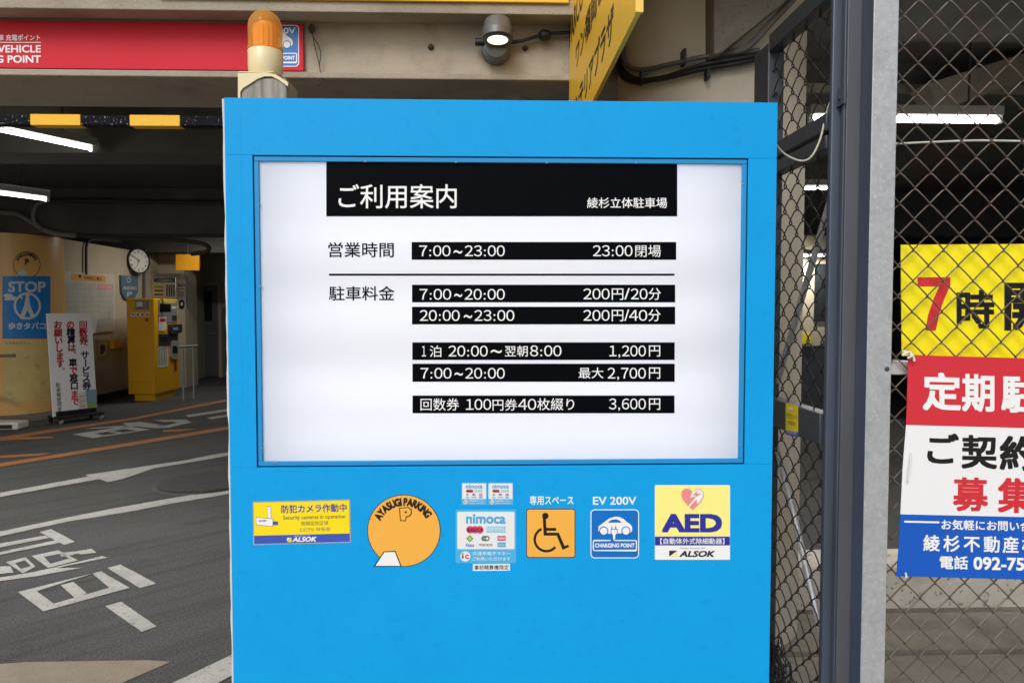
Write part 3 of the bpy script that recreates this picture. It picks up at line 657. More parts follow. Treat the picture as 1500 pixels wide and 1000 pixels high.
# security camera sticker, hung a little askew
pre = lambda x, y: (x + .017 * (y - 765), y - .024 * (x - 442))
A = Print(sm, pre); B_ = Print(sm, pre)
A.rrect(370.5, 732.5, 513.5, 796, 1.0, SILV, 0); A.rect(372.3, 734.2, 511.8, 782.3, YEL, 1); A.rect(372.3, 782.3, 511.8, 794.3, RBLUE, 1)
A.poly([(392, 739.5), (397.5, 739.5), (397.5, 757), (392, 757)][::-1], GREY, 2); A.poly([(392.5, 740), (397, 740), (397, 757), (392.5, 757)][::-1], WHT, 3)
A.poly([(375.5, 755), (400.5, 758), (400, 769.5), (375.5, 766.5)][::-1], GREY, 4); A.poly([(376, 755.6), (400, 758.5), (399.5, 769), (376, 766)][::-1], WHT, 5); A.poly([(400.6, 761.5), (407.5, 762.5), (407.3, 767.5), (400.3, 767)][::-1], RBLUE, 4)
B_.text('防犯カメラ作動中', 412.5, 738.5, 508, 750.5, NAVY, 2, bold=.014); B_.text('Security cameras in operation', 415, 754, 506, 761.5, GREY, 2, bold=.004)
B_.text('视频监控区域', 441, 763, 481, 769, GREY, 2); B_.text('CCTV 작동중', 439, 772.5, 484, 778, GREY, 2)
B_.text('Always Security OK', 430.5, 783.3, 454, 785.2, WHT, 2); B_.text('ALSOK', 428, 785.8, 463.5, 792.8, WHT, 2, bold=.035, shear=.25)
B_.poly([(420.5, 792.8), (426.8, 786.2), (427, 792.8)][::-1], YEL, 2); B_.poly([(420, 786.4), (425.8, 786.4), (420, 792)][::-1], WHT, 2)
B_.text('ALSOK', 379, 759.2, 391, 762, NAVY, 6, bold=.02, shear=.2)
sticker('security_sticker', 'yellow and blue security camera sticker stuck slightly askew', A, B_)
# round parking sticker (lettering, badge letter and white card)
A = Print(sm); B_ = Print(sm); cx, cy = 591.7, 776.6
A.disc(cx, cy, 53.8, BLK, 0, ry=52.8); A.disc(cx, cy, 52.7, ORG, 1, ry=51.8)
A.poly([(547, 829.3), (588.5, 829.3), (579.5, 806), (562, 807)], BLK, 2); A.poly([(550, 828), (586.3, 828), (578.5, 807.6), (563, 808.2)], WHT, 3)
def arc_text(p, t, cx, cy, r, size, a0, a1, m, layer, bold, sx):
    ws = [(.28 if ch == ' ' else (glyphs(ch, bold)[2][2] - glyphs(ch, bold)[2][0] + .10)) for ch in t]; tot = sum(ws); x = 0
    for ch, w in zip(t, ws):
        a_ = a0 + (a1 - a0) * (x + w / 2) / tot; x += w
        if ch != ' ': p.glyph(ch, cx + r * math.sin(R(a_)), cy - r * math.cos(R(a_)), size, m, layer, bold=bold, rot=a_, sx=sx, ref='H')
arc_text(B_, 'AYASUGI PARKING', cx, cy + .4, 42.6, 10.2, -66, 60, BLK, 3, .05, .74)
A.poly([(584.5, 743), (598, 742), (603, 745), (603.5, 752), (600, 756), (595.5, 757), (595, 763), (586, 762.3)][::-1], BLK, 2)
A.poly([(586, 744.2), (597.5, 743.3), (601.5, 746), (602, 751.5), (599, 754.8), (594.3, 755.6), (593.8, 761.6), (587.2, 761)][::-1], ORG, 3)
A.disc(594.5, 749.3, 1.6, BLK, 4)
sticker('round_sticker', 'round orange sticker with arched black lettering and a white card', A, B_)
# transit card stickers
def transit(x0, y0, s, label):
    A = Print(sm); B_ = Print(sm); X = lambda v: x0 + v * s; Y = lambda v: y0 + v * s
    A.rrect(X(0), Y(0), X(89), Y(78.5), 2.5 * s, LBLUE, 0); A.rrect(X(2.6), Y(3.2), X(86.5), Y(58), 2 * s, PGREY, 1)
    B_.text('nimoca', X(15.5), Y(6.5), X(73.5), Y(20.8), CYAN, 2, bold=.03)
    for k in range(3): A.disc(X(21.5 + k * 7), Y(29.5), 5.6 * s, PINK, 2 + k)
    B_.text('SUGOCA', X(17), Y(27), X(40), Y(32), INK, 5, bold=.02)
    A.rect(X(45.5), Y(24.5), X(73.5), Y(34), mat('sky_ink', (150, 202, 224)), 2); B_.text('はやかけん', X(46.5), Y(25.5), X(72.5), Y(31), PGREY, 3, bold=.01)
    A.poly([(X(15.5), Y(42.5)), (X(21), Y(37)), (X(26.5), Y(42.5)), (X(21), Y(48))][::-1], GRN, 2); A.disc(X(21), Y(42.5), 2.3 * s, mat('pale_green_ink', (172, 200, 120)), 3)
    A.rrect(X(38), Y(38.5), X(50), Y(46), 3.6 * s, DGRN, 2); A.disc(X(46.5), Y(42.3), 1.9 * s, PGREY, 3); B_.text('TOICA', X(40), Y(41), X(44), Y(43.5), PGREY, 3)
    A.rect(X(61.5), Y(38.5), X(73.5), Y(45.8), PINK, 2); B_.text('PASMO', X(62.8), Y(40.5), X(72.2), Y(43.8), PGREY, 3, bold=.02)
    A.rect(X(61.5), Y(48), X(73.5), Y(55), CYAN, 2); B_.text('ICOCA', X(63), Y(50), X(72), Y(53), PGREY, 3, bold=.01)
    B_.text('Kitaca', X(15.5), Y(49.5), X(27.5), Y(54.5), EVB, 2, bold=.02); B_.text('manaca', X(34.5), Y(50), X(54), Y(53.5), GREY, 2, bold=.005)
    A.disc(X(14.5), Y(68.5), 7.4 * s, PGREY, 1); A.rect(X(9.3), Y(66.5), X(12), Y(71.5), DGRN, 2); A.disc(X(10.6), Y(64.8), 1.2 * s, DGRN, 2)
    A.arc(X(17.5), Y(69), 2.6 * s, 40, 320, 1.9 * s, RED, 2, 16)
    B_.text('交通系電子マネー', X(25), Y(61.5), X(80.5), Y(66.8), PGREY, 2, bold=.01); B_.text('ご利用いただけます', X(25), Y(69.5), X(80.5), Y(74.8), PGREY, 2, bold=.01)
    sticker('transit_sticker', label, A, B_)
transit(667.2, 745.7, 1.0, 'large pale blue transit card sticker')
transit(676.0, 706.2, .418, 'small pale blue transit card sticker, the left one of the pair')
transit(714.6, 706.2, .418, 'small pale blue transit card sticker, the right one of the pair')
A = Print(sm, lambda x, y: (x, y - .01 * (x - 720))); B_ = Print(sm, lambda x, y: (x, y - .01 * (x - 720)))
A.rect(692.8, 825.2, 747, 835.3, WHT, 0); B_.text('事前精算機限定', 694.7, 826.8, 745.3, 833.8, INK, 2, bold=.004)
sticker('paper_strip', 'narrow white strip with black characters', A, B_)
# wheelchair sticker
B_ = Print(sm); B_.text('専用スペース', 776, 725.5, 840, 739, WHT, 0, bold=.014); B_.build('lettering', sg)
A = Print(sm); A.rrect(770.8, 744.5, 842.8, 816.3, 4, BLK, 0); A.rrect(771.9, 745.6, 841.7, 815.2, 3.4, ORG, 1)
A.disc(798.8, 755, 4.7, BLK, 2)
A.poly([(795, 757), (799.5, 759.5), (800.3, 772.5), (814.5, 772.5), (814.5, 776.5), (800.6, 776.5), (800.8, 779.5), (818.5, 779.5), (827, 799), (832.2, 796.8), (833.6, 800.2), (824, 804.4), (815.5, 783.6), (796.4, 783.6)][::-1], BLK, 3)
A.arc(800.3, 789.5, 17, 40, 245, 3.6, BLK, 2, 40)
A.build('wheelchair_sticker', sg, label='orange square sticker with a black wheelchair symbol')
# EV sticker
B_ = Print(sm); B_.text('EV', 868.5, 727, 888.5, 738.8, WHT, 0, bold=.014); B_.text('200V', 893.5, 727, 932, 738.8, WHT, 0, bold=.014); B_.build('lettering', sg)
A = Print(sm); ev_sticker(A, 865, 745.5, 936, 817)
A.build('charging_sticker', sg, label='blue square sticker with a white car and plug')
# AED sticker
A = Print(sm); B_ = Print(sm)
A.rrect(959.2, 710, 1069.3, 819.2, 1.6, WHT, 0); A.rect(960.3, 711.2, 1068, 785, PALEY, 1); A.rect(959.4, 785.3, 1069, 798.2, NAVY, 1)
hp = [(v[0] / 5.0 + 860, v[1] / 5.0 + 680) for v in ((772, 333), (735, 300), (700, 258), (688, 222), (694, 194), (716, 176), (744, 176), (766, 194), (772, 200), (784, 186), (806, 175), (834, 180), (854, 204), (856, 232), (838, 268), (806, 305))]
A.poly(hp, SALM, 2)
A.poly([(v[0] / 5.0 + 860, v[1] / 5.0 + 680) for v in ((740, 302), (748, 310), (800, 252), (806, 290), (830, 264), (848, 232), (848, 206), (834, 186), (806, 180), (780, 194), (768, 206), (764, 220), (752, 240), (792, 232), (784, 250))], WHT, 3)
A.poly([(v[0] / 5.0 + 860, v[1] / 5.0 + 680) for v in ((770, 222), (812, 186), (800, 210), (836, 212), (778, 248), (796, 224))][::-1], SALM, 4)
B_.text('AED', 969.5, 752, 1057.5, 779, NAVY, 2, bold=.045)
B_.text('【自動体外式除細動器】', 967, 787.5, 1061, 796.3, WHT, 2, bold=.008)
B_.text('Always Security OK', 996, 801, 1033, 803.8, GREY, 2); B_.text('ALSOK', 995, 806, 1047, 815, mat('dark_logo_ink', (36, 38, 62)), 2, bold=.035, shear=.25)
B_.poly([(980, 805.8), (992, 805.8), (980, 814.6)], mat('dark_logo_ink', (36, 38, 62)), 2); B_.poly([(981.5, 814.8), (992.3, 807), (992.3, 814.8)], PALEY, 2)
sticker('emergency_sticker', 'pale yellow square sticker with a heart and big navy letters', A, B_)

# ================================================================== BEACON ON ITS POST
wp0, wp1 = pY(353, 120, 2.2), pY(419.5, 120, 2.2)
wpz = pY(390, 113, 2.2).z
tag(MB().box(wp0.x, wp1.x, 2.2, 2.33, 0, wpz - .002, WOOD).build('wooden_post', bevel=.004), 'weathered grey wooden post standing behind the blue sign', 'post')
bcx = pY(389, 90, 2.262); bz0 = pY(389, 107, 2.215).z
be = thing('warning_beacon', 'orange dome warning beacon on a cream bracket above the blue sign', 'beacon', (bcx.x, 2.262, bz0))
zS = pY(389, 67, 2.215).z; zT = pY(389, 14, 2.25).z; br = .0505
MB().lathe((bcx.x, 2.262, bz0), (0, 0, 1), [(.028, -.001), (.036, 0), (.046, .006), (.0495, .018), (br, .03), (br, zS - bz0 - .003), (br - .002, zS - bz0)], CREAM, 48).build('base', be)
DM = bpy.data.materials.new('orange_lens'); DM.use_nodes = True; db = DM.node_tree.nodes['Principled BSDF']
db.inputs['Base Color'].default_value = (*lin((255, 160, 24)), 1); db.inputs['Roughness'].default_value = .12; db.inputs['Transmission Weight'].default_value = .3; db.inputs['Subsurface Weight'].default_value = .35; db.inputs['Subsurface Radius'].default_value = (.03, .015, .004); db.inputs['IOR'].default_value = 1.3
H = zT - zS
prof = [(br + .001, 0), (br + .001, .008), (br - .001, .009), (br - .001, H - .05)]
for k in range(1, 9): t = R(90 * k / 9); prof.append(((br - .001) * math.cos(t), H - .05 + .05 * math.sin(t)))
prof.append((.002, H))
dn = DM.node_tree; tb = dn.nodes.new('ShaderNodeBsdfTransparent'); tb.inputs[0].default_value = (1.0, .74, .34, 1); dmx = dn.nodes.new('ShaderNodeMixShader'); dmx.inputs[0].default_value = .66
dn.links.new(db.outputs[0], dmx.inputs[1]); dn.links.new(tb.outputs[0], dmx.inputs[2]); dn.links.new(dmx.outputs[0], dn.nodes['Material Output'].inputs[0])
db.inputs['Transmission Weight'].default_value = 0; db.inputs['Base Color'].default_value = (*lin((255, 190, 96)), 1)
MB().lathe((bcx.x, 2.262, zS + .0005), (0, 0, 1), prof, DM, 48).build('dome', be)
COREM = mat('beacon_reflector', (255, 190, 70), rough=.2)
b = MB()
for k in range(28):
    t = 2 * math.pi * k / 28; r_ = .031 if k % 2 else .027
    b.cyl((bcx.x + r_ * math.cos(t), 2.262 + r_ * math.sin(t), zS + .006), (bcx.x + r_ * math.cos(t), 2.262 + r_ * math.sin(t), zS + H * .62), .0035, COREM, 8)
b.lathe((bcx.x, 2.262, zS + .004), (0, 0, 1), [(.026, 0), (.026, H * .6), (.018, H * .68)], mat('beacon_lamp', (250, 190, 70), rough=.3), 24)
b.build('reflector', be)
bm = atY(2.198)
poly = [(349, 107.5), (391, 107), (404, 109.5), (422.5, 121.5), (422, 127), (407, 116.5), (398, 112.5), (388, 112.5), (378, 116), (356, 130), (352.5, 135), (352.3, 160), (349, 160)]
b = MB(); b.prism([bm(x, y) for x, y in poly][::-1], (0, -.003, 0), CREAM); b.box(bm(349, 108).x, bm(400, 108).x, 2.1982, 2.34, bz0 - .004, bz0 - .0012, CREAM); b.build('bracket', be, smooth=False)

# ================================================================== FENCE, GATE, BANNERS ON THE RIGHT
def chain_mesh(to_world, u0, u1, v0, v1, w, h, r, m, d=.0035, jit=.001):
    mb = MB(); n = int(math.ceil((u1 - u0) / (w / 2))); K = int(math.ceil((v1 - v0) / (h / 2)))
    for i in range(n):
        xl, xr = u0 + i * w / 2, u0 + (i + 1) * w / 2; pts = []
        if xr > u1 + 1e-6: break
        rnd = random.Random(i * 7 + 3)
        jx = [rnd.uniform(-jit, jit) for _ in range(K + 1)]
        for k in range(K):
            a = (xl if (k + i) % 2 == 0 else xr); c = (xr if (k + i) % 2 == 0 else xl)
            va, vb = v0 + k * h / 2, v0 + (k + 1) * h / 2; sgn = 1 if c > a else -1; e = .0022
            pts.append(to_world(a - sgn * e + jx[k], va, 0)); 
            for t, dd in ((.10, .8), (.5, 1.0), (.90, .8)):
                pts.append(to_world(a + (c - a) * t + jx[k] * (1 - t), va + (vb - va) * t, d * sgn * dd))
        mb.tube(pts, r, m, 5, cap=False)
    return mb
FY = 1.93
fe = thing('chain_link_fence', 'grey steel post and brown chain link fence carrying the yellow banner', 'fence', (1.0, FY, .112))
gx0, gx1 = pY(1270.5, 500, 1.9).x, pY(1306.5, 500, 1.9).x
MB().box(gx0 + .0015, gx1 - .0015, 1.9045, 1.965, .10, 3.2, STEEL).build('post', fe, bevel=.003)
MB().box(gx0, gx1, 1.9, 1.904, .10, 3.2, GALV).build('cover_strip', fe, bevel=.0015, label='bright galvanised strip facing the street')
e0 = pY(1318, 300, FY); W_ = .0815
chain_mesh(lambda u, v, d: Vector((u, FY + d, v)), gx1 - .012, gx1 - .012 + W_ / 2 * 22, .16, 3.2, W_, .0815, .0021, WIRE, d=.005).build('mesh', fe)
zr0, zr1 = pY(1315, 548, FY + .03).z, pY(1315, 528, FY + .03).z
MB().box(gx1 + .001, 2.4, FY + .012, FY + .045, zr0, zr1, mat('pale_rail', (196, 196, 194), rough=.5, metal=.2)).build('rail', fe, bevel=.003)
MB().box(gx1 + .001, 2.4, FY + .01, FY + .04, 3.12, 3.16, GALV).build('rail', fe, bevel=.003)
bl = pY(1299, 540, 1.9); MB().lathe((bl.x, 1.9005, bl.z), (0, -1, 0), [(.006, 0), (.006, .003), (.004, .005)], DSTEEL, 10).build('bolt', fe)
tag(MB().box(2.36, 2.425, 1.9, 1.965, .10, 3.2, GALV).build('fence_post', bevel=.004), 'galvanised fence post out beyond the banners at the right', 'post')

# gate seen end-on, running back from the post
GX = .935
gt = thing('chain_link_gate', 'dark steel framed chain link gate running back beside the blue sign', 'gate', (GX, 2.2, .112))
gY = lambda x: atXneg(GX)(x, 455).y
b = MB(); b.box(.957, 1.03, 1.967, 2.0, .112, 3.1, STEEL2); b.build('post', gt, bevel=.002)
b = MB(); b.box(.952, .9565, 1.972, 1.984, .112, 3.1, STEEL); b.build('flange', gt, bevel=.001)
b = MB(); b.box(GX - .002, 1.0, 2.002, 2.018, .112, 3.1, STEEL); b.build('hinge_stile', gt, bevel=.003)
Yb = atXneg(GX)(1127, 120).y
b = MB(); b.box(GX - .005, GX + .05, Yb, Yb + .13, .112, 2.44, DSTEEL); b.build('post', gt, bevel=.004)
zz = lambda x, y: atXneg(GX)(x, y).z
def rail(z0, z1, name, m=STEEL, dx=.0): MB().box(GX - .004 - dx, GX + .04, 2.0312, Yb - .001, z0, z1, m).build(name, gt, bevel=.003)
rail(zz(1180, 28) - .0, zz(1180, 28) + .055, 'top_rail', DSTEEL)
rail(zz(1180, 208), zz(1180, 184), 'transom', DSTEEL)
rail(zz(1180, 233), zz(1180, 214), 'leaf_rail', DSTEEL)
rail(zz(1180, 642), zz(1180, 598), 'mid_rail', DSTEEL, .003)
rail(.13, .18, 'bottom_rail', DSTEEL)
MB().box(GX + .001, GX + .036, 2.0185, 2.030, .182, zz(1180, 233) - .001, DSTEEL).build('stile', gt, bevel=.003)
chain_mesh(lambda u, v, d: Vector((GX + .018 + d, u, v)), 2.03, 2.03 + .047 * 12, .19, zz(1180, 28), .094, .0815, .0021, WIRED, d=.008).build('mesh', gt)
pg = atXneg(GX + .045)
b = MB(); b.tube([pg(1217, 292), pg(1134, 575)], .010, GALV, 10); b.build('brace', gt)
b = MB(); b.tube([pg(1131, 632), pg(1160, 740), pg(1211, 962)], .010, GALV, 10); b.build('brace', gt)
lk = atXneg(.949); l0, l1 = lk(1238, 125), lk(1226, 158)
b = MB(); b.box(.946, .9515, l0.y, l1.y, l1.z, l0.z, STEEL).lathe((.946, (l0.y + l1.y) / 2, (l0.z + l1.z) / 2 - .005), (-1, 0, 0), [(.005, 0), (.005, .006)], DSTEEL, 10); b.build('latch_plate', gt)
st = Print(atXneg(GX - .0072)); st.poly([(1151, 636), (1169.5, 640), (1169.5, 594.5), (1151, 589.5)], YEL, 0); st.poly([(1151, 636), (1169.5, 640), (1169.5, 633), (1151, 629.5)], RBLUE, 1)
sk = st.build('security_sticker', gt, label='small worn yellow and blue security sticker')
st = Print(atXneg(GX - .0072), lambda x, y: (x, y + .25 * (x - 1160))); st.text('防犯カメラ', 1152.5, 606, 1168, 613, GREY, 2); st.text('作動中', 1154.5, 616.5, 1166, 623, GREY, 2); st.text('ALSOK', 1153, 631, 1167.5, 635, WHT, 3, shear=.2)
st.rect(1155, 597, 1162, 600.5, WHT, 2); st.build('lettering', sk)
# drooping cord from the sign to the gate
tag(MB().tube(spline([pY(1137, 212, 2.03), pY(1150, 226, 2.04), pY(1172, 235.5, 2.03), pY(1188, 230, 2.02), pY(1201, 205, 2.03), pY(1210, 168, 2.06), pY(1214, 150, 2.1)], 8), .0028, mat('pale_cord', (176, 174, 160), rough=.6)).build('hanging_cord'), 'thin pale cord drooping from the blue sign to the gate', 'cord')
tag(MB().tube(spline([pY(1305, 211, 1.955), pY(1360, 208.5, 1.955), pY(1430, 206, 1.955), pY(1500, 207, 1.955), pY(1600, 209, 1.955)], 8), .0028, mat('white_cord', (206, 204, 196), rough=.6)).build('white_cord'), 'thin white cord running level through the chain link fence', 'cord')

# yellow banner behind the mesh
by = atY(FY + .022); yb = thing('yellow_banner', 'yellow banner with a red seven and black characters behind the mesh', 'banner', tuple(by(1320, 524)))
b = MB(); b.prism([by(x, y) for x, y in ((1319.5, 358.5), (1600, 356.5), (1900, 355), (1900, 532), (1600, 527), (1321, 521))][::-1], (0, .002, 0), BYEL); b.build('sheet', yb, smooth=False)
p = Print(by); p.poly([(1344, 406), (1392, 406), (1392, 418), (1383, 438), (1376, 458), (1370.5, 484), (1355.5, 484), (1359, 462), (1368, 436), (1376, 419.5), (1344, 419.5)][::-1], RED, 1)
p.text('時', 1401, 424.5, 1456.5, 481, BLK, 1, bold=.028); p.text('開', 1471, 414, 1541, 484, BLK, 1, bold=.028); p.build('lettering', yb)
# tricolour banner in front of the mesh, bowed at its left edge
ry = atY(FY - .012); rb = thing('tricolour_banner', 'red, white and blue banner with large characters tied over the fence', 'banner', tuple(ry(1313, 845)))
def wave(x, y): return -.0006 * math.sin((x - 1310) * .013 + y * .006) + .0002 * math.sin(y * .031 + x * .004)
def sheet(y0f, y1f, xs0, xs1, m, mb, n=48, k=10):
    V = []
    for iy in range(k + 1):
        t = iy / k
        for ix in range(n + 1):
            s = ix / n; yl = y0f[0] + (y1f[0] - y0f[0]) * t; yr = y0f[1] + (y1f[1] - y0f[1]) * t
            x = left_edge(yl) + (1860 - left_edge(yl)) * s; y = yl + (yr - yl) * s
            V.append(ry(x, y, wave(x, y)))
    mb.add(V, [(iy * (n + 1) + ix, (iy + 1) * (n + 1) + ix, (iy + 1) * (n + 1) + ix + 1, iy * (n + 1) + ix + 1) for iy in range(k) for ix in range(n)], m)
def left_edge(y):
    E_ = [(519, 1330), (560, 1329), (622, 1327), (680, 1322), (752, 1318.5), (800, 1316), (843, 1312.5), (900, 1310)]
    for (ya, xa), (yb_, xb) in zip(E_, E_[1:]):
        if ya <= y <= yb_: return xa + (xb - xa) * (y - ya) / (yb_ - ya)
    return E_[0][1] if y < 519 else E_[-1][1]
mb = MB(); slope = 5.0 / 170 * 530
sheet((519.5, 519.5 + slope), (622, 622 + slope * .9), 0, 0, BRED, mb); sheet((622, 622 + slope * .9), (752.5, 752.5 + slope * .8), 0, 0, BWHITE, mb, k=6); sheet((752.5, 752.5 + slope * .8), (843, 843 + slope), 0, 0, BBLUE, mb)
sh = mb.build('sheet', rb, smooth=False); so = sh.modifiers.new('thickness', 'SOLIDIFY'); so.thickness = .0012; so.offset = 1
tilt = lambda x, y: (x, y + .022 * (x - 1400))
p = Print(lambda x, y, l: ry(x, y, l + wave(x, y)), tilt, base=.0012)
T = p.text
T('定', 1351, 546, 1407, 601.5, WHT, 1, bold=.027); T('期', 1408.5, 547, 1456, 602, WHT, 1, bold=.027); T('駐', 1466, 547, 1524, 602, WHT, 1, bold=.027)
p.build('lettering', rb); p = Print(lambda x, y, l: ry(x, y, l + wave(x, y)), tilt, base=.0012); T = p.text
T('ご', 1357.5, 634.5, 1404, 679, BLK, 1, bold=.027); T('契', 1407.5, 636, 1460, 685.5, BLK, 1, bold=.027); T('約', 1463.5, 636, 1518, 687, BLK, 1, bold=.027)
T('募', 1395, 698, 1447, 748, RED, 1, bold=.027); T('集', 1461, 697.5, 1516, 749, RED, 1, bold=.027)
p.build('lettering', rb); p = Print(lambda x, y, l: ry(x, y, l + wave(x, y)), tilt, base=.0012); T = p.text
p.rect(1324, 763.5, 1375.5, 766.2, WHT, 1); T('お気軽にお問い合', 1378.5, 760.5, 1510, 775.5, WHT, 1, bold=.018)
for ch, x in zip('綾杉不動産株', (1364, 1393.5, 1423, 1452.5, 1480.5, 1509)): p.glyph(ch, x, 796, 22, WHT, 1, bold=.018)
p.build('lettering', rb); p = Print(lambda x, y, l: ry(x, y, l + wave(x, y)), tilt, base=.0012); T = p.text
T('電話', 1376, 813.5, 1417.5, 833, WHT, 1, bold=.02); T('092-75', 1425.5, 814, 1500, 833, WHT, 1, bold=.027)
p.build('lettering', rb)
TIE = mat('white_tie', (222, 222, 218), rough=.5)
b = MB(); b.tube(spline([ry(1318, 520, .012), ry(1326, 515, .016), ry(1332, 520, .016), ry(1335, 528, .014)], 5), .0032, TIE, 6).tube(spline([ry(1322, 514, .0), ry(1330, 519, .018), ry(1326, 524, .012)], 5), .0032, TIE, 6); b.build('tie', rb)
MB().tube([ry(1331, 661, .012), ry(1329.5, 672, .014), ry(1327, 690, .013), ry(1326, 703, .012)], .0022, TIE, 6).build('tie', rb)
MB().tube([ry(1323, 836, .012), ry(1323.5, 842, .014), ry(1323, 848, .004)], .0026, TIE, 6).build('tie', rb)

# black plastic netting slumped between the sign and the gate
NETM = mat('black_net', (14, 15, 20), rough=.6)
rnd = random.Random(5); mb = MB(); nu, nv = 46, 30
V = []
for iv in range(nv + 1):
    for iu in range(nu + 1):
        a = iu / nu; t = iv / nv
        y = 1.97 + .60 * a + .03 * math.sin(7 * t + 9 * a) + rnd.uniform(-.007, .007)
        top = .40 + .16 * a + .03 * math.sin(a * 17) + .02 * math.sin(a * 41)
        z = .118 + (top - .11) * (1 - t) + rnd.uniform(-.004, .004)
        x = .918 - .045 * t - .018 * abs(math.sin(9 * a + 5 * t)) * (.3 + t) + rnd.uniform(-.004, .004)
        V.append((x, y, z))
mb.add(V, [(iv * (nu + 1) + iu, iv * (nu + 1) + iu + 1, (iv + 1) * (nu + 1) + iu + 1, (iv + 1) * (nu + 1) + iu) for iv in range(nv) for iu in range(nu)], NETM)
mb.add([v + Vector((-.012 + rnd.uniform(-.01, .01), .03, -.015 + rnd.uniform(-.01, .01))) for v in mb.v[:(nu + 1) * (nv + 1)]], [(iv * (nu + 1) + iu, iv * (nu + 1) + iu + 1, (iv + 1) * (nu + 1) + iu) for iv in range(nv) for iu in range(nu)], NETM)
nb = mb.build('black_netting', smooth=False); wf = nb.modifiers.new('strands', 'WIREFRAME'); wf.thickness = .0035; wf.use_even_offset = False
tag(nb, 'crumpled black plastic netting heaped at the foot of the gate', 'netting')

# ================================================================== LAMPS INSIDE
TUBE = mat('lit_tube', (255, 255, 255), emit=(255, 253, 246), estr=14.0)
LWHITE = mat('lamp_housing', (214, 214, 210), rough=.5)
def fluoro(p0, p1, label, two=False, watts=16.0):
    """batten lamp between two points, housing above a bare tube; hung on two rods"""
    p0, p1 = Vector(p0), Vector(p1); d = (p1 - p0).normalized(); n = Vector((-d.y, d.x, 0)); c = (p0 + p1) / 2
    t = thing('fluorescent_lamp', label, 'ceiling lamp', tuple(c), 'fluorescent lamps under the garage ceiling')
    M = Matrix.Translation(c) @ Matrix(((d.x, n.x, 0, 0), (d.y, n.y, 0, 0), (d.z, 0, 1, 0), (0, 0, 0, 1)))
    h = (p1 - p0).length / 2
    b = MB(); b.box(-h - .03, h + .03, -.03, .03, .022, .075, mat('grey_lamp_housing', (150, 150, 146), rough=.5), M); b.build('housing', t, bevel=.004)
    MB().box(-h - .03, -h - .004, -.014, .014, -.018, .0218, LWHITE, M).build('lamp_holder', t); MB().box(h + .004, h + .03, -.014, .014, -.018, .0218, LWHITE, M).build('lamp_holder', t)
    for o in ((-.019, .019) if two else (0,)):
        q0 = M @ Vector((-h, o, 0)); q1 = M @ Vector((h, o, 0)); MB().cyl(q0, q1, .0105, TUBE, 14).build('tube', t)
    ld = bpy.data.lights.new('tube_glow', 'AREA'); ld.shape = 'RECTANGLE'; ld.size = 2 * h; ld.size_y = .08; ld.energy = watts; ld.color = (1.0, .97, .9)
    lo = bpy.data.objects.new('tube_glow', ld); COL.objects.link(lo); lo.parent = t; lo.location = (0, 0, -.03); lo.rotation_euler = (0, 0, math.atan2(d.y, d.x))
    for s in (-.7, .7):
        q0 = M @ Vector((s * h, 0, .075)); MB().cyl(q0, (q0.x, q0.y, 3.252), .006, DSTEEL, 6).build('hanger', t)
    return t
zl = atZ(2.60); a, c = zl(-60, 178), zl(132, 218)
d = (c - a).normalized(); fluoro(c - d * 1.2, c, 'bright lamp just beneath the height limit bar, nearest in the garage', watts=10)
zl = atZ(2.5); a, c = zl(-40, 278), zl(66, 292); d = (c - a).normalized(); fluoro(c - d * 1.2, c, 'lamp at the left edge above the orange column')
zl = atZ(2.60)
def along(x0, x1, y, z, lab, two=False):
    a, c = atZ(z)(x0, y), atZ(z)(x1, y); c = Vector((c.x, a.y, z)); fluoro(a, c, lab, two=two)
along(1192, 1464, 174.5, 2.60, 'long lamp glowing behind the fence above the yellow banner', True)
along(1160, 1212, 276, 2.58, 'short lamp seen through the gate mesh under its top rail')
along(1150, 1208, 374, 2.30, 'farthest lamp glimpsed through the gate beside the round column', True)

fluoro((-5.5, 13.3, 3.05), (-4.3, 13.3, 3.05), 'unseen lamp added behind the ceiling beam to light the ticket machine', watts=24)  # extra lamp out of view, added to brighten the office corner
fluoro((-5.2, 7.2, 3.08), (-4.0, 7.2, 3.08), 'unseen lamp added above the first ceiling beam to brighten the garage', watts=32)  # second extra lamp, hidden by the beam, added to brighten the interior

# ================================================================== OFFICE CORNER, FAR LEFT
wx = atXpos(-6.6); WM = lambda x, y, l=0.0: wx(x, y, l)
# notice board
nb_ = thing('notice_board', 'pale notice board with a city map hanging on the office wall', 'notice board', tuple(wx(125, 490)))
b = MB(); b.prism([wx(x, y, .002) for x, y in ((86, 397), (165.5, 402.5), (165.5, 484.5), (86, 493))][::-1], (.035, 0, 0), mat('board_frame', (200, 194, 182), rough=.5)); b.build('frame', nb_)
p = Print(wx, base=.0385); MAPM = mat('map_paper', (190, 188, 180), rough=.35, var=.1, vscale=4, samt=.6, speck=(150, 154, 150), sscale=22)
p.poly([(89, 413), (163, 416), (163, 478), (89, 486)][::-1], MAPM, 0); p.poly([(101, 400.5), (151, 404), (151, 413), (101, 411)][::-1], mat('tan_header', (214, 160, 96)), 1); p.poly([(140, 416.5), (161.5, 417.5), (161.5, 424), (140, 423)][::-1], SALM, 1)
for k in range(11):
    x = 92 + k * 6.6; p.line([(x, 414.5 + k * .2), (x + random.uniform(-4, 5), 440), (x + random.uniform(-6, 8), 460), (x + random.uniform(-5, 7), 483 - k * .6)], .5, mat('map_street', (204, 202, 194)), 1)
for k in range(6): p.line([(90, 424 + k * 9.5), (125, 424 + k * 9 + random.uniform(-4, 4)), (162, 424 + k * 8.6)], .6, mat('map_line', (158, 166, 160)), 2)
p.build('map', nb_)
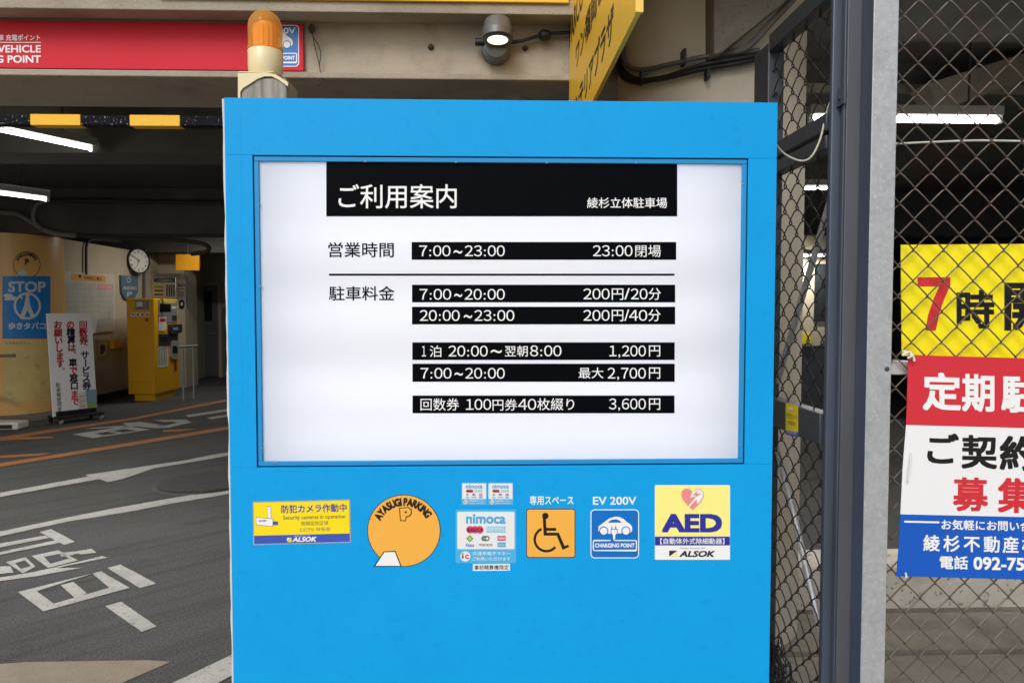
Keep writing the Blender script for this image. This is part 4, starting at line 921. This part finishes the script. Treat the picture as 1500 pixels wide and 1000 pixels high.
p = Print(wx, lambda x, y: (x, y + .07 * (x - 120)), base=.0385); p.text('天神周辺ご案内', 119, 404, 145, 409.5, BLK, 3, bold=.01); p.disc(113.5, 405, 2.2, BLK, 3); p.build('lettering', nb_); p = Print(wx, lambda x, y: (x, y + .07 * (x - 120)), base=.0385); p.text('観光案内所周辺', 142, 416.5, 160, 420, WHT, 3); p.build('lettering', nb_)
# clock
cc = wx(194, 382.2); rr = (wx(194, 363.5).z - wx(194, 401).z) / 2
CA = Vector((math.cos(R(24)), -math.sin(R(24)), 0)); CU = Vector((math.sin(R(24)), math.cos(R(24)), 0)); cc = cc + Vector((.09, 0, 0))
ck = thing('wall_clock', 'round white wall clock with a black rim above the ticket machine', 'clock', tuple(cc))
MB().lathe(cc + CA * .002, CA, [(rr, 0), (rr, .05), (rr * .93, .055), (rr * .9, .045)], BPLAS, 48, cap=False).build('rim', ck)
MB().lathe(cc + CA * .002, CA, [(rr * .92, .03), (.002, .0302)], mat('clock_face', (232, 230, 222), rough=.4), 48, cap=False).build('face', ck)
b = MB()
def cpos(a, r_, x): return cc + CA * x + CU * (math.sin(R(a)) * r_) + Vector((0, 0, math.cos(R(a)) * r_))
for k in range(12):
    vs, fs, (x0, y0, x1, y1) = glyphs(str(k + 1), .01); ctr = cpos(30 * (k + 1), rr * .72, .0335); s_ = rr * .2
    b.add([ctr + CU * ((x - (x0 + x1) / 2) * s_ / .7) + Vector((0, 0, (y - (y0 + y1) / 2) * s_ / .7)) + CA * (q_ * .0002) for x, y, q_ in vs], fs, BLK)
b.build('numerals', ck, smooth=False)
def hand(a, l, w, nm, x):
    u_ = cpos(a, 1, 0) - cc; v_ = CA.cross(u_); o2 = cc + CA * x
    MB().prism([o2 - u_ * rr * .1 - v_ * w, o2 + u_ * l - v_ * w * .5, o2 + u_ * l + v_ * w * .5, o2 - u_ * rr * .1 + v_ * w], CA * .002, BLK).build(nm, ck, smooth=False)
hand(204, rr * .5, .008, 'hour_hand', .036); hand(305, rr * .72, .006, 'minute_hand', .039)
MB().cyl((-6.599, cc.y, cc.z), cc + CA * .004, .05, BPLAS, 16).build('bracket', ck)
# shield plaque
sp = [(174, 403), (198.5, 405), (199, 427), (195, 435), (187, 441), (179, 436), (175, 427)]
pl = thing('shield_plaque', 'blue grey shield shaped plaque below the wall clock', 'plaque', tuple(wx(187, 441)))
b = MB(); b.prism([wx(x, y, .002) for x, y in sp][::-1], (.04, 0, 0), mat('plaque_blue', (92, 116, 136), rough=.4)); b.build('plate', pl, smooth=False)
p = Print(wx, base=.0425); p.disc(185, 410, 3, PGREY, 1, ry=3.6); p.disc(185, 410, 2.3, mat('plaque_blue', (92, 116, 136)), 2, ry=2.8); p.text('PARKING', 177.5, 419.5, 196.5, 424.5, PGREY, 1); p.text('P', 183, 427.5, 190, 434, PGREY, 1); p.mb.build('emblem', pl, smooth=False)
# small framed notice and yellow switch box
fn = thing('framed_notice', 'small framed poster on the office wall beside the standing sign', 'poster', tuple(wx(148, 527)))
b = MB(); b.prism([wx(x, y, .002) for x, y in ((139, 497), (157.5, 498.5), (156.5, 526), (139.5, 528))][::-1], (.02, 0, 0), mat('dull_gold_frame', (176, 158, 104))); b.build('frame', fn, smooth=False)
p = Print(wx, base=.0225); p.poly([(142, 500), (155, 501), (154.5, 520), (142, 521.5)][::-1], mat('poster_pale', (206, 190, 176)), 0); p.poly([(145, 504), (152, 505), (152.5, 512), (149, 518), (144.5, 519)][::-1], mat('plum_ink', (96, 66, 86)), 1); p.build('picture', fn)
b = MB(); b.prism([wx(x, y, .002) for x, y in ((160, 498), (172.5, 498.5), (172.5, 509), (160, 511))][::-1], (.08, 0, 0), MYEL)
tag(b.build('switch_box', bevel=.006), 'small yellow box on the wall right of the framed poster', 'box')
# orange projecting plate under the ceiling
oq = atY(14.2); a, c = oq(257, 372.5), oq(291.5, 396)
og = thing('orange_plate', 'plain orange plate sign projecting high above the ticket machine', 'sign', (a.x, 14.2, c.z))
MB().box(a.x, c.x, 14.2, 14.26, c.z, a.z, mat('orange_plate_paint', (232, 160, 30), rough=.4)).build('panel', og, bevel=.004)
MB().cyl(((a.x + c.x) / 2, 14.23, a.z - .01), ((a.x + c.x) / 2, 14.23, 3.252), .02, DSTEEL, 10).build('hanger', og)
# notices on pillar
pq = atY(15.0); av = thing('rescue_notice', 'tall pale notice with black lettering on the wall pillar', 'notice', tuple(pq(266, 452)))
b = MB(); b.prism([pq(x, y, .002) for x, y in ((259, 409), (272, 409), (272, 450), (259, 450))][::-1], (0, -.006, 0), mat('notice_paper', (216, 212, 202))); b.build('sheet', av, smooth=False)
p = Print(pq, base=.0085); p.text('AED', 260.5, 415.5, 271, 420, BLK, 1, bold=.03); p.rect(260, 423, 271, 424, BLK, 1)
for k in range(4): p.rect(261, 427 + k * 2.2, 270, 427.9 + k * 2.2, GREY, 1)
p.disc(266.5, 446, 4.4, BLK, 1, ry=7); p.disc(266.5, 445, 1.6, PGREY, 2, ry=3); p.build('lettering', av)
# conduits and pipes on the office wall and beam
CND = mat('pale_conduit', (128, 124, 116), rough=.6)
def pipe(name, pts, Y, r, lab, m=CND):
    return tag(MB().tube(spline([pY(x, y, Y) if not callable(Y) else Y(x, y) for x, y in pts], 7), r, m).build(name), lab, 'conduit')
pipe('conduit', [(-30, 305), (0, 311), (22, 313), (42, 323), (62, 336), (85, 343), (112, 345)], 10.42, .035, 'thick pale conduit sagging from the left edge under the ceiling beam')
pipe('conduit', [(66, 295), (54, 300), (49, 312), (51, 326), (62, 336)], 10.38, .028, 'short looped conduit joining the sagging one beneath the ceiling lamp')
pipe('conduit', [(64, 294), (110, 293.5), (170, 294.5), (250, 296), (335, 297)], 10.42, .03, 'long straight dark conduit along the ceiling beam', mat('dark_conduit', (52, 50, 48), rough=.6))
pipe('conduit', [(122.5, 402), (122.5, 375), (123, 360), (128, 352), (145, 351), (175, 354)], lambda x, y: wx(x, y, .04), .022, 'thin conduit running down the wall to the notice board', mat('dark_conduit', (52, 50, 48)))
pipe('conduit', [(208, 440), (208, 375), (210, 366), (218, 361), (235, 360)], lambda x, y: wx(x, y, .05), .02, 'vertical pipe dropping to the ticket machine beside the clock', mat('mid_conduit', (104, 98, 88)))
pipe('conduit', [(95, 344), (150, 347), (200, 350), (260, 352), (300, 358), (304, 368), (280, 372)], 10.46, .03, 'dark cable looping below the ceiling beam above the clock', mat('dark_conduit', (52, 50, 48)))

# ticket machine
mx1 = -5.70; my0 = 12.75; zt_ = pY(226, 437, my0).z; mx0 = pY(185, 440, my0).x; my1 = atXpos(mx1)(260.5, 440).y
tm = thing('ticket_machine', 'tall yellow parking ticket machine against the office wall', 'ticket machine', ((mx0 + mx1) / 2, (my0 + my1) / 2, 0))
MB().box(mx0, mx1, my0, my1, .12, zt_, MYEL).build('body', tm, bevel=.01)
MB().box(mx0 + .08, mx1 - .03, my0 + .05, my1 - .12, 0, .119, MYEL).build('plinth', tm, bevel=.005)
fm = atXpos(mx1)
q5 = lambda pts: [(x / 5.555 + 170, y / 5.555 + 420) for x, y in pts]
def slab(name, pts, m, d=.012, lab=None): b = MB(); b.prism([fm(x, y, .001) for x, y in q5(pts)][::-1], (d, 0, 0), m); return b.build(name, tm, smooth=False, label=lab)
DKP = mat('machine_dark_panel', (54, 56, 60), rough=.4); PAP = mat('paper_white', (218, 214, 204), rough=.6)
slab('control_panel', [(343, 108), (494, 114), (494, 292), (343, 292)], mat('machine_grey', (128, 130, 132), rough=.4), .008)
scn = MB(); scn.prism([fm(x, y, .0095) for x, y in q5([(350, 138), (440, 142), (440, 204), (350, 204)])][::-1], (.004, 0, 0), mat('screen_glass', (10, 10, 14), rough=.1)); scn.build('screen', tm)
slab('paper_label', [(345, 248), (404, 246), (404, 340), (390, 360), (345, 360)], PAP, .011)
slab('coin_unit', [(418, 308), (515, 304), (515, 372), (440, 384), (418, 372)], DKP, .05)
slab('bill_unit', [(345, 382), (490, 382), (490, 470), (345, 472)], DKP, .02)
slab('notice_sheet', [(343, 488), (420, 480), (420, 650), (343, 658)], PAP, .004)
slab('card_reader', [(436, 450), (452, 438), (480, 438), (495, 452), (495, 570), (480, 585), (448, 585), (436, 568)], SILV, .03)
slab('key_tag', [(470, 600), (488, 600), (490, 680), (472, 684)], DRED, .008)
slab('price_label', [(350, 112), (482, 118), (482, 134), (350, 128)], mat('lime_label', (206, 190, 60)), .011)
smm = atY(my0); p = Print(smm, base=.002)
p.rect(198, 439.5, 212, 453.5, mat('machine_sticker_blue', (120, 138, 166)), 0); p.rect(213, 440, 218.5, 453, mat('machine_sticker_blue', (120, 138, 166)), 0); p.rect(200, 442, 209, 449, PGREY, 1)
for k in range(4): p.rect(192 + k * 7, 457.5, 198 + k * 7, 463.5, PGREY, 0); p.rect(193.5 + k * 7, 459, 196.5 + k * 7, 462, (RED, GREY, DRED, GREY)[k], 1)
p.rect(212.5, 466, 217.5, 470.5, DRED, 0); p.build('sticker_set', tm)
p = Print(fm, base=.0055)
for k in range(5): p.line(q5([(352 + k * 13, 500 - k * 1.6), (352 + k * 13, 640 - k * 2)]), .8, GREY, 1)
p.build('notice_print', tm)
p = Print(fm, base=.0125); p.poly(q5([(352, 258), (398, 256), (398, 284), (352, 286)])[::-1], DRED, 1); p.build('label_print', tm)
slab('receipt_slot', [(448, 160), (484, 161), (484, 178), (448, 177)], PAP, .012)
slab('coin_slot', [(452, 232), (488, 232), (488, 272), (452, 272)], DKP, .014)
slab('return_tray', [(352, 408), (410, 408), (410, 440), (352, 442)], BPLAS, .026)
slab('button', [(440, 330), (480, 328), (480, 350), (440, 352)], SILV, .056)
slab('reader_window', [(446, 480), (486, 480), (486, 540), (446, 540)], BPLAS, .034)
MB().box(mx0 + .012, mx1 - .012, my0 - .0015, my0 - .0002, .33, .333, DKP).build('panel_seam', tm)
# placard on top of the machine
pk = atY(my0 + .35); tp = thing('tariff_placard', 'placard with a blue header standing on top of the ticket machine', 'placard', tuple(pk(240, 436)))
a, c = pk(223, 406.5), pk(257.5, 437); MB().box(a.x, c.x, my0 + .35, my0 + .362, zt_ + .001, a.z, PAP).build('board', tp)
p = Print(pk, base=.001); p.rect(225, 407.5, 257, 413.5, mat('placard_blue', (56, 92, 138)), 0); p.text('ご利用案内', 231, 408.8, 252, 412.3, PGREY, 1)
p.rect(223.5, 415, 241.5, 436, mat('placard_cream', (214, 212, 176)), 1)
for k in range(4): p.rect(243.5 + k * 3.4, 417, 245.8 + k * 3.4, 434, GREY, 1)
for k in range(3): p.rect(226, 419 + k * 5.5, 239, 421.5 + k * 5.5, GRN if k == 0 else GREY, 2)
p.build('lettering', tp)
# hand rail
hr = thing('hand_rail', 'thin silver hand rail standing beside the ticket machine', 'rail', tuple(atZ(0)(276, 586)))
g0, g1 = atZ(0)(269, 587), atZ(0)(284, 584.5); zh = pY(277, 509, g0.y).z
b = MB(); b.cyl((g0.x, g0.y, 0), (g0.x, g0.y, zh), .02, SILV, 12); b.build('leg', hr)
b = MB(); b.cyl((g1.x, g1.y, 0), (g1.x, g1.y, zh), .02, SILV, 12); b.build('leg', hr)
dv = (g1 - g0); b = MB(); b.cyl(Vector((g0.x, g0.y, zh + .016)) - dv * .45, Vector((g1.x, g1.y, zh + .016)) + dv * .45, .02, SILV, 12); b.build('top_bar', hr)

# standing sign on castors
s0, s1 = atZ(0)(82, 620), atZ(0)(141, 612.5); along_ = (s1 - s0).normalized(); nrm = Vector((along_.y, -along_.x, 0))
leanN = (nrm + Vector((0, 0, .07))).normalized(); sb = plane(s0 + Vector((0, 0, .13)), leanN)
ss = thing('standing_sign', 'white standing sign with red and black vertical characters on castors', 'standing sign', tuple((s0 + s1) / 2))
BRD = mat('board_white', (238, 238, 240), rough=.4)
b = MB(); b.prism([sb(x, y) for x, y in ((68.5, 459), (134, 458.2), (143, 605), (78.3, 611))][::-1], -leanN * .03, BRD); b.build('board', ss, bevel=.004)
ctr = (s0 + s1) / 2; M = Matrix.Translation(ctr) @ Matrix(((along_.x, nrm.x, 0, 0), (along_.y, nrm.y, 0, 0), (0, 0, 1, 0), (0, 0, 0, 1)))
hl = (s1 - s0).length / 2
b = MB(); b.box(-hl - .03, hl + .03, -.16, .16, .07, .10, BPLAS, M).box(-hl, hl, -.045, .02, .10, .16, BPLAS, M); b.build('base', ss, bevel=.004)
for sx in (-1, 1):
    for sy in (-1, 1):
        q0 = M @ Vector((sx * hl - .012, sy * .13, .034)); q1 = M @ Vector((sx * hl + .012, sy * .13, .034))
        b = MB(); b.cyl(q0, q1, .034, SILV if sy > 0 else BPLAS, 16); b.box(sx * hl - .018, sx * hl + .018, sy * .13 - .02, sy * .13 + .02, .045, .0699, BPLAS, M); b.build('castor', ss)
p = Print(sb, base=.001)
z3 = lambda x, y: (x / 4.0, y / 4.0 + 400)
NV = mat('navy_letter', (32, 36, 78), rough=.4)
COLS = [('回', 487, 305, RED), ('数', 488, 350, DRED), ('券', 490, 395, DRED), ('サ', 497, 480, NV), ('ビ', 503, 570, NV), ('ス', 505, 615, NV), ('券', 508, 660, NV),
        ('の', 412, 303, RED), ('精', 415, 347, BLK), ('算', 418, 390, BLK), ('は', 420, 437, DRED), ('車', 427, 525, BLK), ('で', 430, 570, RED), ('窓', 432, 615, BLK), ('口', 435, 660, BLK), ('ま', 437, 710, RED), ('で', 440, 752, RED),
        ('お', 338, 303, DRED), ('願', 340, 350, DRED), ('い', 343, 395, DRED), ('し', 345, 440, DRED), ('ま', 350, 487, DRED), ('す', 353, 530, DRED)]
for lo, hi in ((0, 7), (7, 17), (17, 23)):
    p = Print(sb, base=.001)
    for ch, x, y, m in COLS[lo:hi]: p.glyph(ch, *z3(x, y), 11, m, 1, bold=.036)
    if lo == 0: p.glyph('ー', *z3(500, 525), 11, NV, 1, bold=.036, rot=90); p.glyph('、', *z3(520, 408), 10, DRED, 1, bold=.02)
    elif lo == 7: p.glyph('、', *z3(452, 452), 10, DRED, 1, bold=.02)
    else: p.glyph('。', *z3(386, 546), 10, DRED, 1, bold=.01)
    p.build('lettering', ss)
p = Print(sb, base=.001)
for ch, x, y in zip('駐車場管理室', (340, 342, 343, 345, 347, 349), (655, 685, 712, 740, 767, 797)): p.glyph(ch, *z3(x, y), 6.3, BLK, 1, bold=.008)
p.build('lettering', ss)
p = Print(sb, base=.001); p.poly([(115, 576), (141, 569.5), (142.3, 603), (114.5, 605)][::-1], PAP, 2); p.poly([(125, 571), (140.6, 569.8), (141.5, 590), (127, 590)][::-1], mat('leaflet_blue', (130, 160, 186)), 3); p.poly([(127, 590), (141.5, 588), (142, 599), (128, 600)][::-1], mat('leaflet_green', (142, 168, 108)), 4)
for k in range(6): p.line([(116, 581 + k * 3.6), (124.5, 579.5 + k * 3.6)], .9, (GREY, SALM, GREY, SALM, GREY, SALM)[k], 3)
p.build('leaflet', ss)

# posters round the orange column
def cylmap(x, y, lift=0.0):
    d = ray(x, y); rad = OR + .004 + lift; A = d.x ** 2 + d.y ** 2; Bq = -2 * (d.x * OC.x + d.y * OC.y); Cq = OC.length_squared - rad * rad
    D = max(Bq * Bq - 4 * A * Cq, 0); t = (-Bq - math.sqrt(D)) / (2 * A); return CAM + d * t
def cyl_sheet(x0, y0, x1, y1, m, lift, mb, n=16):
    V = [cylmap(x0 + (x1 - x0) * k / n, y, lift) for y in (y1, y0) for k in range(n + 1)]
    mb.add(V, [(k, k + 1, n + 2 + k, n + 1 + k) for k in range(n)], m)
sp_ = thing('smoking_poster', 'bright blue STOP poster wrapped on the orange column', 'poster', tuple(cylmap(38, 496)))
mb = MB(); cyl_sheet(3.5, 404.5, 74, 496, mat('poster_blue', (36, 128, 206), rough=.4), .003, mb); mb.build('sheet', sp_)
PWH = mat('poster_white', (206, 214, 226), rough=.4)
p = Print(cylmap, step=.0006, base=.004); p.text('STOP', 12, 412, 67, 428, PWH, 1, bold=.03)
p.text('歩きタバコ', 12, 472, 67, 482.5, PWH, 1, bold=.03); p.ring(40, 448, 20, 3.4, PWH, 1); p.line([(30, 434), (52, 464)], 3, PWH, 2)
p.poly([(38, 434), (43, 436), (44, 446), (50, 462), (46, 466), (40, 454), (34, 468), (29, 466), (35, 448)], PWH, 3); p.disc(40.5, 433, 2.8, PWH, 3)
p.disc(12, 433, 7, PWH, 1, ry=3); p.disc(19, 437, 6, PWH, 2, ry=3); p.disc(11, 438, 5, PWH, 3, ry=2)
p.build('lettering', sp_)
lp = thing('map_poster', 'faded cream map poster on the orange column beneath the STOP poster', 'poster', tuple(cylmap(38, 588)))
mb = MB(); cyl_sheet(5, 499, 76, 588, mat('faded_map_paper', (224, 202, 132), rough=.5, var=.15, vscale=6, samt=.5, speck=(160, 150, 96), sscale=14), .003, mb); mb.build('sheet', lp)
p = Print(cylmap, step=.0006, base=.004); p.text('モラルを守ろう。', 7, 500.5, 46, 504.5, BLK, 1); p.rect(20, 583, 64, 584, BLK, 1); p.build('lettering', lp)
el = thing('column_emblem', 'black circular emblem lettered round its top on the orange column', 'emblem', tuple(cylmap(39, 402)))
p = Print(cylmap, step=.0006, base=.002); p.ring(39.3, 388, 20, .9, BLK, 0); 
arc_text(p, 'AYASUGI PARKING', 39.3, 388, 15.8, 4.4, -66, 62, BLK, 1, .04, .8)
p.text('P', 36.5, 379, 42.5, 388, BLK, 1, bold=.04); p.poly([(25, 403), (40, 403), (36, 395), (29, 396)], PWH, 2)
p.build('ring', el)
# small white tray at the foot of the column and a thin bar beside it
wt = atZ(0)(14, 628)
tr_ = thing('wheel_stop', 'white plastic block with a black insert at the foot of the orange column', 'wheel stop', (wt.x, wt.y, 0))
MB().box(wt.x - .42, wt.x + .17, wt.y - .1, wt.y + .14, 0, .10, PAP).build('block', tr_, bevel=.02)
MB().box(wt.x - .22, wt.x + .10, wt.y - .11, wt.y - .1005, .02, .07, BPLAS).build('insert', tr_, bevel=.004)
sbp = [pY(-40, 521, 9.6), pY(22, 520, 9.6)]
bs = thing('barrier_arm', 'thin brown barrier arm tip reaching in front of the orange column', 'barrier', (sbp[0].x - .5, 9.6, 0))
MB().box(sbp[0].x - .6, sbp[1].x, 9.58, 9.62, sbp[0].z - .02, sbp[0].z + .02, mat('arm_brown', (120, 92, 70))).build('arm', bs, bevel=.006)
MB().box(sbp[0].x - .75, sbp[0].x - .5, 9.45, 9.75, 0, sbp[0].z + .12, MYEL).build('cabinet', bs, bevel=.02)

# ================================================================== FAR RIGHT INTERIOR
pw = thing('attendant_booth', 'pale attendant booth deep in the garage beyond the gate', 'booth', (4.0, 10.2, 0))
b = MB(); b.box(2.6, 5.4, 10.2, 12.0, 1.05, 2.6, WALLP); b.build('wall', pw, bevel=.01)
b = MB(); b.box(2.6, 5.4, 10.21, 12.0, 0, 1.05, DSTEEL); b.build('base', pw)
b = MB(); b.box(4.55, 5.1, 10.18, 10.199, 1.4, 2.2, mat('booth_glass', (40, 46, 50), rough=.1)); b.build('window', pw)
a = pY(1176, 489, 10.1); c = pY(1191, 504, 10.1)
b = MB(); b.box(a.x, c.x, 10.17, 10.199, c.z, a.z, YEL); b.build('notice', pw)
